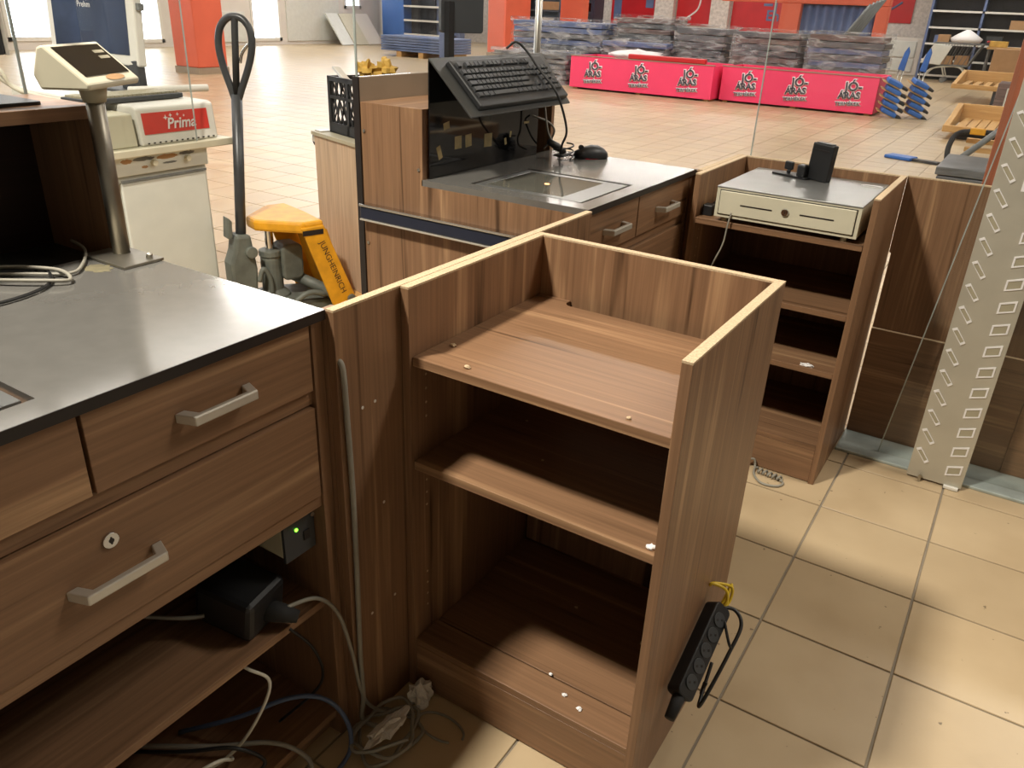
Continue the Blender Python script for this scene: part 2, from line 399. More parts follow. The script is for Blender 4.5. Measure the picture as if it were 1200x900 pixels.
def counter(label, y0, y1, ysplit, hole, ltop, box_split, near_top, lens):
    XB, XF = -1.755, -.965
    off = (-1.36, (y0+y1)/2, 0)
    t = thing('checkout_counter', label, 'counter', off, 0, 'checkout counters')
    # worktop slab with a cut-out for the scanner
    hx0, hx1, hy0, hy1 = hole; X0, X1 = -1.52, -.955
    m = MB(off)
    for b in ((X0, hx0, y0, y1), (hx1, X1, y0, y1), (hx0, hx1, y0, hy0), (hx0, hx1, hy1, y1)): m.box(*b, .994, 1.012)
    wt = m.build('worktop', 'black_laminate', t)
    m = MB(off); m.box(X1, X1+.0012, y0, y1, .994, 1.0118); m.build('edge_band', 'black_edge', wt)
    # scanner set into the worktop: well, steel plate, glass, laser
    sc = MB(off).box(hx0, hx1, hy0, hy1, .93, .935).build('scanner', 'black_plastic', t)
    m = MB(off); w_ = .035
    for b in ((hx0+.012, hx1-.012, hy0+.012, hy0+w_), (hx0+.012, hx1-.012, hy1-w_, hy1-.012), (hx0+.012, hx0+w_, hy0+w_, hy1-w_), (hx1-w_-.05, hx1-.012, hy0+w_, hy1-w_)): m.box(*b, 1.0, 1.0105)
    m.build('scanner_plate', 'lid_grey', sc, .001)
    MB(off).box(hx0+w_, hx1-w_-.05, hy0+w_, hy1-w_, 1.004, 1.0098).build('scanner_glass', 'scanner_glass', sc)
    m = MB(off)
    for b in ((hx0, hx0+.012, hy0, hy1), (hx1-.012, hx1, hy0, hy1), (hx0, hx1, hy0, hy0+.012), (hx0, hx1, hy1-.012, hy1)): m.box(*b, .935, .99)
    m.build('scanner_well', 'black_edge', sc)
    if lens: MB(off).cyl((hx0+.17, (hy0+hy1)/2, 1.0098), (hx0+.17, (hy0+hy1)/2, 1.0106), .008, 12).build('laser_window', 'laser', sc)
    # carcass
    MB(off).prism([(XB, .0), (XF-.005, 0), (XF-.005, .994), (-1.516, .994), (-1.516, near_top), (XB, near_top)], 'y', y0, y0+.02).build('end_panel', 'walnut_z', t, .001)
    MB(off).prism([(XB, .0), (XF, 0), (XF, .994), (-1.52, .994), (-1.52, .99), (XB, .99)], 'y', y1-.025, y1).build('end_panel', 'walnut_z', t, .001)
    MB(off).box(-1.775, XB, y0, y1, 0, 1.283).build('back_panel', 'tan_panel', t, .001)
    MB(off).box(-1.778, XB, y0-.006, y0, 0, 1.284).build('edge_trim', 'black_edge', t)
    MB(off).box(-1.52, XF-.02, y0+.02, y1-.025, .985, .993).build('top_rail', 'walnut_y', t)
    MB(off).box(XB, -.985, y0+.02, y1-.025, .36, .378).build('shelf', 'walnut_y', t, .001)
    MB(off).box(XB, -.975, y0+.02, y1-.025, .05, .07).build('floor_board', 'walnut_y', t, .001)
    MB(off).box(XB, XB+.012, y0+.02, y1-.025, .07, .985).build('inner_back', 'walnut_z', t)
    MB(off).box(-1.02, -1.0, y0+.02, y1-.025, 0, .05).build('plinth', 'walnut_y', t)
    MB(off).box(-.99, XF-.010, y0+.02, y1-.025, .833, .863).build('rail', 'walnut_y', t, .001)
    MB(off).box(-.99, XF-.006, y0+.02, y1-.025, .615, .640).build('rail', 'walnut_y', t, .001)
    # two small drawers over one wide drawer with a lock
    for a, b in ((y0+.024, ysplit-.003), (ysplit+.003, y1-.030)):
        d = MB(off).box(-.983, XF, a, b, .864, .990).build('drawer', 'walnut_y', t, .0012)
        c = (a+b)/2; handle(d, off, XF, c-.07, c+.07, .925)
    d = MB(off).box(-.983, XF, y0+.024, y1-.030, .643, .830).build('drawer', 'walnut_y', t, .0012)
    c = (y0+y1)/2; handle(d, off, XF, c-.075, c+.075, .732)
    m = MB(off).cyl((XF-.002, c, .785), (XF+.004, c, .785), .0125, 24); lk = m.build('lock', 'chrome', d, .001)
    MB(off).box(XF+.004, XF+.0046, c-.0012, c+.0012, .779, .791).cyl((XF+.004, c, .785), (XF+.0047, c, .785), .004, 12).build('keyhole', 'black_edge', lk)
    # raised box along the customer side: low closed part, then a taller open part
    if box_split > y0:
        MB(off).box(XB, -1.516, y0+.02, box_split, near_top-.022, near_top).build('box_top', 'walnut_y', t, .001)
        MB(off).box(-1.534, -1.516, y0+.02, box_split, 1.012, near_top-.022).build('box_front', 'walnut_y', t)
    bs = max(box_split, y0)
    MB(off).box(XB, -1.525, bs, y1-.004, ltop-.024, ltop).build('box_top', 'walnut_y', t, .001)
    MB(off).box(XB, -1.525, y1-.024, y1-.004, .99, ltop-.024).build('box_side', 'walnut_z', t, .001)
    MB(off).box(XB, -1.525, bs, bs+.02, .99, ltop-.024).build('box_side', 'walnut_z', t, .001)
    MB(off).box(XB, -1.53, bs+.02, y1-.024, .985, .990).build('box_floor', 'black_satin', t)
    MB(off).box(XB, XB+.012, bs+.02, y1-.024, .99, ltop-.024).build('box_back', 'walnut_shaded', t)
    return t, off

LC, loff = counter('checkout counter nearest the camera, with dark grey worktop and three bow-handled drawers', .05, .921, .479, (-1.40, -1.008, .10, .452), 1.295, .05, 1.012, False)
BC, boff = counter('far checkout counter carrying the slanted black keyboard stand and a mouse', 1.895, 2.690, 2.252, (-1.385, -1.005, 1.955, 2.285), 1.268, 2.45, 1.214, True)
# bumper rail on the end of the far counter
bp_ = MB(boff).box(-1.752, -.985, 1.870, 1.895, .863, .902).build('bumper', 'navy', BC, .004)
MB(boff).box(-1.752, -.985, 1.866, 1.895, .9025, .910).build('bumper_strip', 'chrome', bp_, .001)
MB(boff).box(-1.752, -.985, 1.868, 1.895, .857, .8625).build('bumper_strip', 'brushed', bp_, .001)
for q in ((-1.742, .78), (-1.742, 1.13), (-1.53, 1.04), (-1.742, .5)):
    MB(boff).cyl((q[0], 1.895, q[1]), (q[0], 1.892, q[1]), .005, 10).build('screw', 'steel', BC)

def link_panel(label, y0, y1, boards, holes=()):
    off = (-.945, (y0+y1)/2, 0)
    t = thing('partition_panel', label, 'panel', off, 0, 'walnut partition panels')
    for (a, b, x0, x1) in boards:
        p = MB(off).box(x0, x1, a, b, 0, 1.008).build('board', 'walnut_z', t, .0008)
        m = MB(off).box(x0, x1, a, b, 1.0082, 1.0122); m.build('edge_band', 'chip_edge', p, label='pale raw top edge')
    x0_ = boards[0][2]; MB(off).box(x0_-.016, x0_, boards[0][0]-.0015, boards[0][0]+.03, 0, 1.008).build('filler_strip', 'walnut_z', t)
    for (y, z) in holes:
        MB(off).cyl((boards[0][3]-.001, y, z), (boards[0][3]+.0006, y, z), .0035, 8).build('screw', 'paper', t)
    return t
link_panel('tall walnut panel joining the near counter to the open cabinet, cable hanging down it', .924, 1.885, ((.924, 1.885, -.956, -.938),), ((.985, .80), (1.02, .80), (1.06, .30), (.985, .30), (1.035, .56)))
link_panel('walnut panel behind the cash drawer cabinet, beside the far counter', 2.66, 3.13, ((2.693, 3.13, -.950, -.932),))

def open_cabinet(label, x0, x1, y0, y1, shelves, notch):
    off = ((x0+x1)/2, (y0+y1)/2, 0); th = .019
    t = thing('open_shelf_cabinet', label, 'cabinet', off, 0, 'open shelf cabinets')
    for a, b in ((x0, x0+th), (x1-th, x1)):
        s = MB(off).box(a, b, y0, y1, 0, 1.008).build('side_panel', 'walnut_z', t, .0008)
        MB(off).box(a, b, y0, y1, 1.0082, 1.0122).build('edge_band', 'chip_edge', s, label='pale raw chipboard edge')
        row = a+th+.0003 if a == x0 else a-.0003
        for zz in [z for q in (.22, .50, .72) for z in (q, q+.032, q+.064, q+.096)]:
            MB(off).cyl((row, y0+.05, zz), (row+(.0006 if a == x0 else -.0006), y0+.05, zz), .0028, 8).build('pin_hole', 'chip_edge', s)
    b = MB(off).box(x0+th, x1-th, y1-th, y1, .03, 1.008).build('back_panel', 'walnut_z', t, .0008)
    MB(off).box(x0+th, x1-th, y1-th, y1, 1.0082, 1.0122).build('edge_band', 'chip_edge', b, label='pale raw top edge')
    xa, xb, yb = x0+th+.001, x1-th-.001, y1-th-.001
    for k, (z, fr) in enumerate(shelves):
        if k == 0 and notch:
            poly = [(xa, y0+fr), (xb, y0+fr), (xb, yb-.035)]
            r = .018; cx, cy = xa+.085+r, yb-.035+r
            poly += [(cx+r*math.cos(R(q)), cy+r*math.sin(R(q))) for q in (270, 250, 230, 210, 190, 180)]
            poly += [(xa+.085, yb), (xa, yb)]
            m = MB(off).prism(poly, 'z', z-.02, z)
        else: m = MB(off).box(xa, xb, y0+fr, yb, z-.02, z)
        m.build('shelf', 'walnut_x', t, .0015)
    MB(off).box(xa, xb, y0+.006, y0+.024, .004, .128).build('plinth', 'walnut_x', t, .0008)
    MB(off).box(xa, xb, y0+.006, y0+.085, .129, .147).build('sill', 'walnut_x', t, .0012)
    MB(off).box(xa, xb, y0+.092, yb, .129, .143).build('bottom_shelf', 'walnut_x', t, .0008)
    return t, off
CC, coff = open_cabinet('open walnut shelf cabinet in the middle, empty, with a power strip hanging on its side', -.936, -.353, 1.100, 1.616, ((.868, .008), (.630, .008)), True)
RC, roff = open_cabinet('open walnut shelf cabinet under the cash drawer', -.930, -.345, 2.620, 3.125, ((.868, -.004), (.632, .008), (.425, .008)), False)
# round cable grommet in the back of the middle cabinet
m = MB(coff)
m.tube([(-.815+.033*math.cos(R(q)), 1.5945, .545+.033*math.sin(R(q))) for q in range(0, 360, 20)], .005, 6, closed=True)
m.build('cable_grommet', 'dark_grey', CC, smooth=True)
MB(coff).cyl((-.815, 1.5962, .545), (-.815, 1.5955, .545), .031, 24).build('cable_hole', 'black_edge', CC)

# right-hand wall boards behind the post
off = (.6, 3.14, 0)
t = thing('partition_panel', 'wide walnut wall boards behind the metal post', 'panel', off, 0, 'walnut partition panels')
u = MB(off).prism([(-.344, 1.008), (-.344, .74), (-.337, .735), (-.337, .45), (1.9, .45), (1.9, 1.008)], 'y', 3.127, 3.145).build('board', 'walnut_z', t)
MB(off).box(-.344, 1.9, 3.127, 3.145, 1.0082, 1.0122).build('edge_band', 'chip_edge', u, label='pale raw top edge')
l_ = MB(off).box(-.337, .2065, 3.112, 3.145, .0125, .448).build('board', 'walnut_x', t, .001)
MB(off).box(-.337, .205, 3.112, 3.126, .448, .4495).build('edge_band', 'chip_edge', l_)
l_ = MB(off).box(.207, 1.9, 3.108, 3.145, .0125, .448).build('board', 'walnut_x', t, .001)
MB(off).box(.209, 1.9, 3.108, 3.126, .448, .4495).build('edge_band', 'chip_edge', l_)
st = MB((.7, 3.02, 0)).box(-.34, 1.9, 2.935, 3.16, 0, .012).build('floor_strip', 'steel_blue_strip', None, .003)
tag(st, 'bluish grey metal threshold strip on the floor along the wall boards', 'floor strip')
# ================================================================== METAL POST, ACRYLIC
off = (.01, 2.91, 0)
t = thing('slotted_post', 'upright grey metal post with two columns of slots, at the right', 'post', off)
m = MB(off)
m.prism([(-.079, 2.895), (.100, 2.895), (.100, 2.93), (.094, 2.93), (.094, 2.899), (-.073, 2.899), (-.073, 2.93), (-.079, 2.93)], 'z', .008, 2.3)
m.build('channel', 'galvanised', t, .001)
sl = None
for c, (xc, sk) in enumerate(((-.045, -1), (.062, 1))):
    for k in range(27):
        z = .07+.0765*k+(.0 if c else .028)
        if sl is None or k == 0:
            wv, hv = .024, .016
            q = [(-wv, -hv-.008*sk), (wv, -hv+.008*sk), (wv, hv+.012*sk), (-wv, hv-.004*sk)]
            if c == 0: q = [(-.026, .022), (-.012, .030), (.024, -.018), (.012, -.028)]
            inn = [(x*.78, y*.74) for x, y in q]
            rim = MB()
            for i in range(4):
                j = (i+1) % 4
                rim.prism([q[i], q[j], inn[j], inn[i]], 'y', -.0035, .0015)
            sl_r = bpy.data.meshes.new('slot'); 
            ro = rim.build('slot', 'print_white'); sl_r = ro.data; bpy.data.objects.remove(ro)
            di = MB().prism([(x*.97, y*.97) for x, y in inn], 'y', -.0012, .0012).build('slot_gap', 'cream_dark'); sl_d = di.data; bpy.data.objects.remove(di); sl = 1
        a = link('slot', sl_r, None, t); a.location = (xc-.01, 2.895-2.91, z)
        b = link('slot_gap', sl_d, None, a); b.location = (0, 0, 0)
MB(off).box(.045, .092, 2.880, 2.8945, .002, .012).build('foot_pad', 'white_plastic', t, .001)
MB(off).cyl((-.035, 2.88, .0), (-.035, 2.88, .03), .005, 8).build('floor_bolt', 'steel', t)
s_ = MB(off).box(.0, .088, 2.8935, 2.8948, 1.045, 1.125).build('sticker', 'print_white', t)
MB(off).prism([(.0, 1.105), (.050, 1.125), (.088, 1.125), (.088, 1.102)], 'y', 2.8928, 2.8934).build('sticker_mark', 'red', s_)
MB(off).box(.012, .088, 2.8928, 2.8934, 1.075, 1.098).build('sticker_mark', 'blue', s_)

def acrylic(label, vs, th, loc, edge=True):
    t = thing('acrylic_screen', label, 'screen', loc, 0, 'clear acrylic screens')
    a, b, c, d = [Vector(v) for v in vs]; n = (b-a).cross(d-a).normalized()*th
    m = MB(loc); m.add([a, b, c, d, a+n, b+n, c+n, d+n], [(3,2,1,0),(4,5,6,7),(0,1,5,4),(1,2,6,5),(2,3,7,6),(3,0,4,7)]); m.build('sheet', 'acrylic', t)
    if edge:
        m = MB(loc); w = (b-a).normalized()*.004; u_ = n*.15
        m.add([a-u_, a+w-u_, d+w-u_, d-u_, a+n+u_, a+w+n+u_, d+w+n+u_, d+n+u_], [(3,2,1,0),(4,5,6,7),(0,1,5,4),(1,2,6,5),(2,3,7,6),(3,0,4,7)]); m.build('polished_edge', 'steel_blue_strip', t)
    return t
acrylic('clear acrylic sheet standing askew before the wall boards, behind the metal post', ((-.198, 3.0, .014), (.9, 3.0, .014), (1.03, 3.0, 2.0), (-.02, 3.0, 2.0)), .004, (.3, 3.0, 0))
acrylic('clear acrylic screen rising behind the cash drawer', ((-.905, 3.129, 1.012), (-.10, 3.129, 1.012), (-.10, 3.129, 2.1), (-.905, 3.129, 2.1)), .004, (-.5, 3.13, 1.012))
acrylic('clear acrylic screen standing on the back of the far counter, beside the crate', ((-1.769, 1.895, 1.284), (-1.769, 2.69, 1.284), (-1.769, 2.69, 2.1), (-1.769, 1.895, 2.1)), .005, (-1.77, 2.3, 1.284))
acrylic('clear acrylic screen on the front of the cream desk board, before the printer', ((-3.075, 2.285, .906), (-3.075, 1.84, .906), (-3.075, 1.84, 2.1), (-3.075, 2.285, 2.1)), .004, (-3.07, 2.1, .906))
acrylic('clear acrylic screen on the near counter, before the white desk', ((-1.769, .921, 1.284), (-1.769, .07, 1.284), (-1.769, .07, 2.1), (-1.769, .921, 2.1)), .005, (-1.77, .5, 1.284))
o = MB((-.065, 3.2, 0)).box(-.118, -.012, 3.17, 3.215, 0, 2.3).build('wooden_post', 'cherry_z', None, .002)
tag(o, 'reddish wooden post rising behind the wall boards at the right edge', 'post')
# ================================================================== NEAR COUNTER ITEMS
# scale display on a pole
off = (-1.475, .885, 1.012)
t = thing('scale_display', 'cream price display on a steel pole with square foot, on the near counter', 'display', off)
m = MB(off).prism([(-1.535, .838), (-1.397, .838), (-1.397, .925), (-1.535, .925)], 'z', 1.0125, 1.018); m.build('base_plate', 'pole_steel', t, .001)
MB(off).tube([(-1.490, .895, 1.018), (-1.490, .895, 1.33)], .0165, 20).build('pole', 'pole_steel', t, smooth=True)
MB(off).tube([(-1.490, .895, 1.305), (-1.490, .895, 1.325), (-1.49, .895, 1.345)], [.02, .024, .028], 16).build('neck', 'cream_dark', t, smooth=True)
HM = Matrix.Translation((-1.512, .900, 1.360)) @ Matrix.Rotation(R(117), 4, 'Z')
# wedge housing, front leaning back; local x along the width, y to the back
prof = [(-.055, -.028), (.035, -.030), (.045, -.005), (.030, .040), (.018, .044), (-.058, -.018)]
m = MB(off); m.prism(prof, 'x', -.086, .082, HM); hd = m.build('housing', 'cream', t, .004)
d = Vector((0, .076, .062)).normalized()
fn = Vector((0, -d.z, d.y)); o0 = Vector((0, -.058, -.018))
def facep(x, s, h): return HM @ (Vector((x, 0, 0))+o0+d*s+fn*h)
def faceq(m, x0, x1, s0, s1, h0, h1):
    vs = [facep(x, s, h) for h in (h0, h1) for x, s in ((x0, s0), (x1, s0), (x1, s1), (x0, s1))]
    m.add(vs, [(3,2,1,0),(4,5,6,7),(0,1,5,4),(1,2,6,5),(2,3,7,6),(3,0,4,7)]); return m
scr = faceq(MB(off), -.072, .070, .018, .090, .0002, .0014).build('display_window', 'black_gloss', hd)
faceq(MB(off), .030, .062, .068, .075, .0014, .002).build('display_mark', 'cream_dark', scr)
faceq(MB(off), .030, .062, .054, .061, .0014, .002).build('display_mark', 'cream_dark', scr)
m = MB(off); m.add([facep(.01+.03*math.cos(R(q)), .010+.007*math.sin(R(q)), .0012) for q in range(0, 360, 24)], [tuple(range(15))]); m.build('oval_badge', 'cardboard', hd)
plain('stain', '6d6650', .6, var=.25, scale=60)
MB(loff).prism([(-1.445+.030*math.cos(R(q))*(1+.4*mnoise.noise(Vector((q*.05, 1, 0)))), .815+.022*math.sin(R(q))*(1+.6*mnoise.noise(Vector((q*.06, 4, 0))))) for q in range(0, 360, 12)], 'z', 1.0119, 1.0124).build('glue_stain', 'stain', LC, label='dried glue stain on the worktop')
# screw and debris beside the plate
o = MB((-1.40, .93, 1.012)).blob((-1.413, .905, 1.0205), .008, .006, .008, .5, 3, 8, -.0083).build('wing_nut', 'steel'); tag(o, 'small metal wing nut beside the display foot', 'nut')

# monitor on the raised box, almost wholly out of frame
off = (-1.63, .60, 1.295)
t = thing('monitor', 'dark monitor edge cut by the left frame border, on the near counter box', 'monitor', off)
m = MB(off); m.box(-.12, .225, -.02, .015, 0, .30, Matrix.Translation((-1.60, .565, 1.385)) @ Matrix.Rotation(R(80), 4, 'Z')); m.build('housing', 'dark_grey', t, .006)
m = MB(off); m.box(.222, .228, -.021, .016, .0, .34, Matrix.Translation((-1.60, .565, 1.385)) @ Matrix.Rotation(R(80), 4, 'Z')); m.build('edge_trim', 'white_plastic', t, .001)
MB(off).cyl((-1.665, .77, 1.302), (-1.665, .77, 1.38), .028, 20, .022).build('neck', 'black_plastic', t)
MB(off).prism(rrect(-1.74, -1.575, .56, .845, .012), 'z', 1.2955, 1.302).build('base_plate', 'black_plastic', t, .001)

# loose cables on the worktop in front of the open box
for k, (pts, r, lab) in enumerate((
    ([(-1.62, .60, 1.016), (-1.50, .70, 1.018), (-1.44, .755, 1.018), (-1.47, .80, 1.018), (-1.56, .86, 1.018), (-1.64, .88, 1.018)], .0032, 'thin grey cable loop on the worktop, reaching into the open box'),
    ([(-1.70, .55, 1.0), (-1.52, .63, 1.020), (-1.42, .70, 1.022), (-1.40, .735, 1.020), (-1.46, .74, 1.026), (-1.58, .68, 1.018), (-1.66, .58, 1.0)], .0036, 'pale grey cable loop crossing on the near worktop'),
    ([(-1.42, .50, 1.017), (-1.38, .60, 1.017), (-1.41, .70, 1.017), (-1.50, .74, 1.018), (-1.62, .72, 1.0)], .0032, 'dark cable lying by the grey loops on the near worktop'))):
    o = MB((-1.5, .65, 1.012)).tube(pts, r, 8, 8).build('cable', ('cable_grey', 'cable_grey', 'cable_black')[k], None, smooth=True); tag(o, lab, 'cable')

# power supply, adapter and cables under the near counter
off = (-1.09, .86, .52)
t = thing('power_supply', 'small grey metal power box with green light under the near counter', 'power supply', off)
MB(off).box(-1.22, -1.00, .815, .888, .525, .61).build('case', 'cream_dark', t, .002)
fp = MB(off).box(-.9995, -.992, .815, .892, .515, .613).build('face_plate', 'dark_grey', t, .001)
MB(off).cyl((-.992, .845, .578), (-.990, .845, .578), .0035, 12).build('power_light', 'led_green', fp)
MB(off).box(-.992, -.989, .862, .876, .545, .565).build('socket', 'black_plastic', fp)
MB(off).cyl((-.992, .884, .595), (-.986, .884, .595), .005, 10).build('screw', 'chrome', fp)
off = (-1.05, .75, .378)
t = thing('plug_adapter', 'chunky black plug adapter on the near counter shelf', 'adapter', off)
AM = Matrix.Translation((-1.06, .765, .436)) @ Matrix.Rotation(R(12), 4, 'Z') @ Matrix.Rotation(R(8), 4, 'Y')
m = MB(off); m.box(-.075, .055, -.06, .05, -.045, .045, AM); m.build('body', 'black_plastic', t, .012)
m = MB(off); m.tube([AM @ Vector((.045, .0, -.01)), AM @ Vector((.075, .012, -.012)), AM @ Vector((.105, .022, -.016))], [.022, .019, .012], 14); m.build('plug', 'rubber', t, smooth=True)
ca = [
    ('cable_grey', .0055, [(-.944, .932, .915), (-.932, .933, .90), (-.931, .936, .80), (-.931, .940, .62), (-.931, .938, .40), (-.931, .935, .22), (-.930, .936, .10), (-.935, .935, .03), (-.90, .955, .008)], 'flat grey cable hanging from a hole down the walnut panel'),
    ('cable_grey', .0042, [(-.985, .80, .425), (-.962, .855, .42), (-.948, .895, .36), (-.936, .915, .25), (-.931, .93, .13), (-.93, .96, .05), (-.90, 1.00, .012), (-.86, 1.03, .008)], 'grey cable running from the adapter down to the floor coil'),
    ('cable_blue', .005, [(-1.20, .66, .075), (-1.08, .72, .14), (-.99, .79, .19), (-.94, .84, .17), (-.915, .87, .09), (-.905, .86, .02), (-.90, .80, .0055)], 'blue cable arching out from under the near counter'),
    ('cable_white', .0035, [(-1.15, .72, .36), (-1.04, .72, .31), (-1.00, .75, .26), (-1.01, .70, .17), (-1.05, .65, .10), (-1.10, .60, .075)], 'thin white cable hanging below the near counter shelf'),
    ('cable_white', .0035, [(-1.08, .56, .075), (-1.03, .58, .15), (-1.01, .62, .16), (-1.03, .66, .11), (-1.06, .68, .075)], 'small white cable loop on the near counter floor board'),
    ('cable_grey', .005, [(-1.30, .55, .076), (-1.10, .66, .10), (-1.00, .74, .10), (-.945, .78, .05), (-.92, .76, .006)], 'thick grey cable curving out of the near counter floor board'),
    ('cable_black', .004, [(-1.35, .50, .076), (-1.12, .60, .13), (-1.02, .66, .15), (-.98, .70, .10), (-.99, .66, .074)], 'thin black cable under the near counter shelf'),
    ('cable_grey', .004, [(-1.2, .60, .44), (-1.12, .66, .43), (-1.09, .69, .43)], 'short grey lead running into the plug adapter'),
    ('cable_black', .0032, [(-.985, .80, .37), (-.972, .84, .30), (-.968, .86, .22), (-.985, .85, .16), (-1.05, .80, .074)], 'thin black lead drooping beside the counter side panel'),
]
for mt, r, pts, lab in ca:
    o = MB(pts[-1]).tube(pts, r, 8, 8).build('cable', mt, None, smooth=True); tag(o, lab, 'cable')
# coil of grey cable on the floor
pts = []
for k in range(0, 31):
    q = R(k*36); rr = .052+.010*math.sin(k*1.7)
    pts.append((-.875+rr*1.15*math.cos(q)+.004*math.sin(k), .945+rr*1.5*math.sin(q), .0055+.0011*k))
o = MB((-.875, .945, 0)).tube(pts, .0042, 8, 4).build('cable_coil', 'cable_grey', None, smooth=True); tag(o, 'coil of grey cable on the floor at the foot of the walnut panel', 'cable')
pts = [(-.79+.06*math.cos(R(q)), 1.035+.032*math.sin(R(q)), .004) for q in range(0, 330, 24)]
o = MB((-.79, 1.035, 0)).tube(pts, .003, 6, 3).build('cable', 'cable_grey', None, smooth=True); tag(o, 'flat ring of dark cable on the floor before the cabinet plinth', 'cable')
def crumple(name, c, rx, ry, rz, seed, lab, cat):
    m = MB(c); m.blob((c[0], c[1], c[2]+rz*.8), rx, ry, rz, .75, seed, 22, -rz*.8)
    for p in m.v: p.z = max(p.z, c[2]+.0005)
    o = m.build(name, 'paper'); tag(o, lab, cat); return o
crumple('tissue', (-.878, 1.070, 0), .026, .028, .032, 2, 'crumpled white tissue against the cabinet plinth', 'tissue')
m = MB((-.858, .935, .02)); m.blob((-.858, .935, .055), .020, .055, .014, .9, 5, 20)
o = m.build('tissue', 'paper'); tag(o, 'long crumpled white tissue lying in the cable coil', 'tissue')

# crumbs and scraps
for k, (x, y, z, s) in enumerate(((-.387, 1.125, .63, .008), (-.60, 1.19, .147, .004), (-.545, 1.155, .147, .005), (-.50, 1.14, .147, .006), (-.82, 1.40, .63, .003), (-.70, 1.27, .63, .003), (-.47, 1.40, .143, .006), (-.66, 1.42, .143, .004), (-.885, 1.20, .868, .006), (-.80, 1.13, .868, .006), (-.46, 1.13, .868, .004))):
    lab = ('white paper scrap at the right front of the middle shelf', 'crumb at the left of the cabinet sill', 'crumb in the middle of the cabinet sill', 'largest crumb at the right of the cabinet sill', 'speck at the back left of the middle shelf', 'speck in the middle of the middle shelf', 'wood chip at the back right of the cabinet bottom', 'speck at the back of the cabinet bottom', 'pale flake in the shadow on the cabinet top shelf', 'pale flake at the front left of the cabinet top shelf', 'pale flake at the front right of the cabinet top shelf')[k]
    o = MB((x, y, z)).blob((x, y, z+s*.5), s*1.2, s*.9, s*.55, .6, k, 10, -s*.49).build('paper_scrap', 'print_white' if k < 4 else 'chip_edge'); tag(o, lab, 'scrap', 'crumbs and scraps in the middle cabinet')

# power strip hanging on the side of the middle cabinet
off = (-.34, 1.34, .25)
t = thing('power_strip', 'black power strip tied with yellow cord to the side of the middle cabinet', 'power strip', off)
PM0 = Matrix.Translation((-.322, 1.345, .252)) @ Matrix.Rotation(R(-66), 4, 'X'); PM = PM0 @ Matrix.Rotation(R(-38), 4, 'Z')
# local: z along the strip, y across, x out of the panel
m = MB(off); m.prism([(p, q) for p, q in rrect(-.024, .024, -.115, .115, .012, 4)], 'x', -.020, .016, PM); bd = m.build('body', 'black_plastic', t, .003)
for k in range(5):
    z = -.078+k*.039
    m = MB(off); m.cyl(PM @ Vector((.0155, 0, z)), PM @ Vector((.0185, 0, z)), .0165, 20); so = m.build('socket', 'dark_grey', bd, .001)
    for s in (-1, 1):
        m = MB(off); m.cyl(PM @ Vector((.0186, .006*s, z+.004*s)), PM @ Vector((.0192, .006*s, z+.004*s)), .003, 8); m.build('socket_hole', 'black_edge', so)
m = MB(off); m.tube([PM @ Vector((.0, 0, -.11)), PM @ Vector((.0, .0, -.135)), PM @ Vector((.0, -.0, -.165))], [.015, .013, .011], 12); m.build('cable_boot', 'rubber', t, smooth=True)
for pts, r in (([(.0, .0, .11), (.03, .01, .125), (.055, .02, .10), (.052, .03, .03), (.044, .045, -.04), (.036, .06, -.085), (.028, .085, -.08), (.022, .09, -.03), (.018, .085, .02)], .0042), ([(.022, .0, .085), (.045, .015, .05), (.052, .026, .045)], .0035), ([(.026, .08, -.03), (.02, .10, -.05), (.016, .11, -.02)], .003)):
    MB(off).tube([PM0 @ Vector(p) for p in pts], r, 8, 8).build('lead', 'cable_black', t, smooth=True)
for k, pts in enumerate(([(.0, .0, .105), (.012, -.012, .125), (.004, -.035, .14), (-.024, -.05, .135), (-.028, -.045, .13)], [(.004, .0, .11), (.014, .004, .135), (.010, -.02, .16), (-.024, -.048, .138)], [(.0, .012, .12), (.006, .0, .165), (.0, .02, .185), (-.004, .035, .16), (-.002, .02, .13)])):
    MB(off).tube([PM0 @ Vector(p) for p in pts], .0036, 8, 8).build('cord', 'yellow_tie', t, smooth=True, label='yellow tie cord')

# wire bundle at the foot of the cash drawer cabinet
off = (-.50, 2.58, 0)
t = thing('wire_bundle', 'twisted grey wire with a loop on the floor before the cash drawer cabinet', 'wire', off)
MB(off).tube([(-.585, 2.60, .03), (-.56, 2.612, .035), (-.55, 2.605, .01), (-.54, 2.56, .005), (-.50, 2.515, .005), (-.45, 2.525, .005), (-.435, 2.56, .005), (-.47, 2.585, .005)], .0042, 8, 8).build('loop', 'cable_grey', t, smooth=True)
MB(off).tube([(-.54+.10*k/40, 2.585-.012*k/40+.010*math.sin(k*.9), .012+.008*math.cos(k*.9)) for k in range(41)], .004, 6).build('twist', 'cable_grey', t, smooth=True)
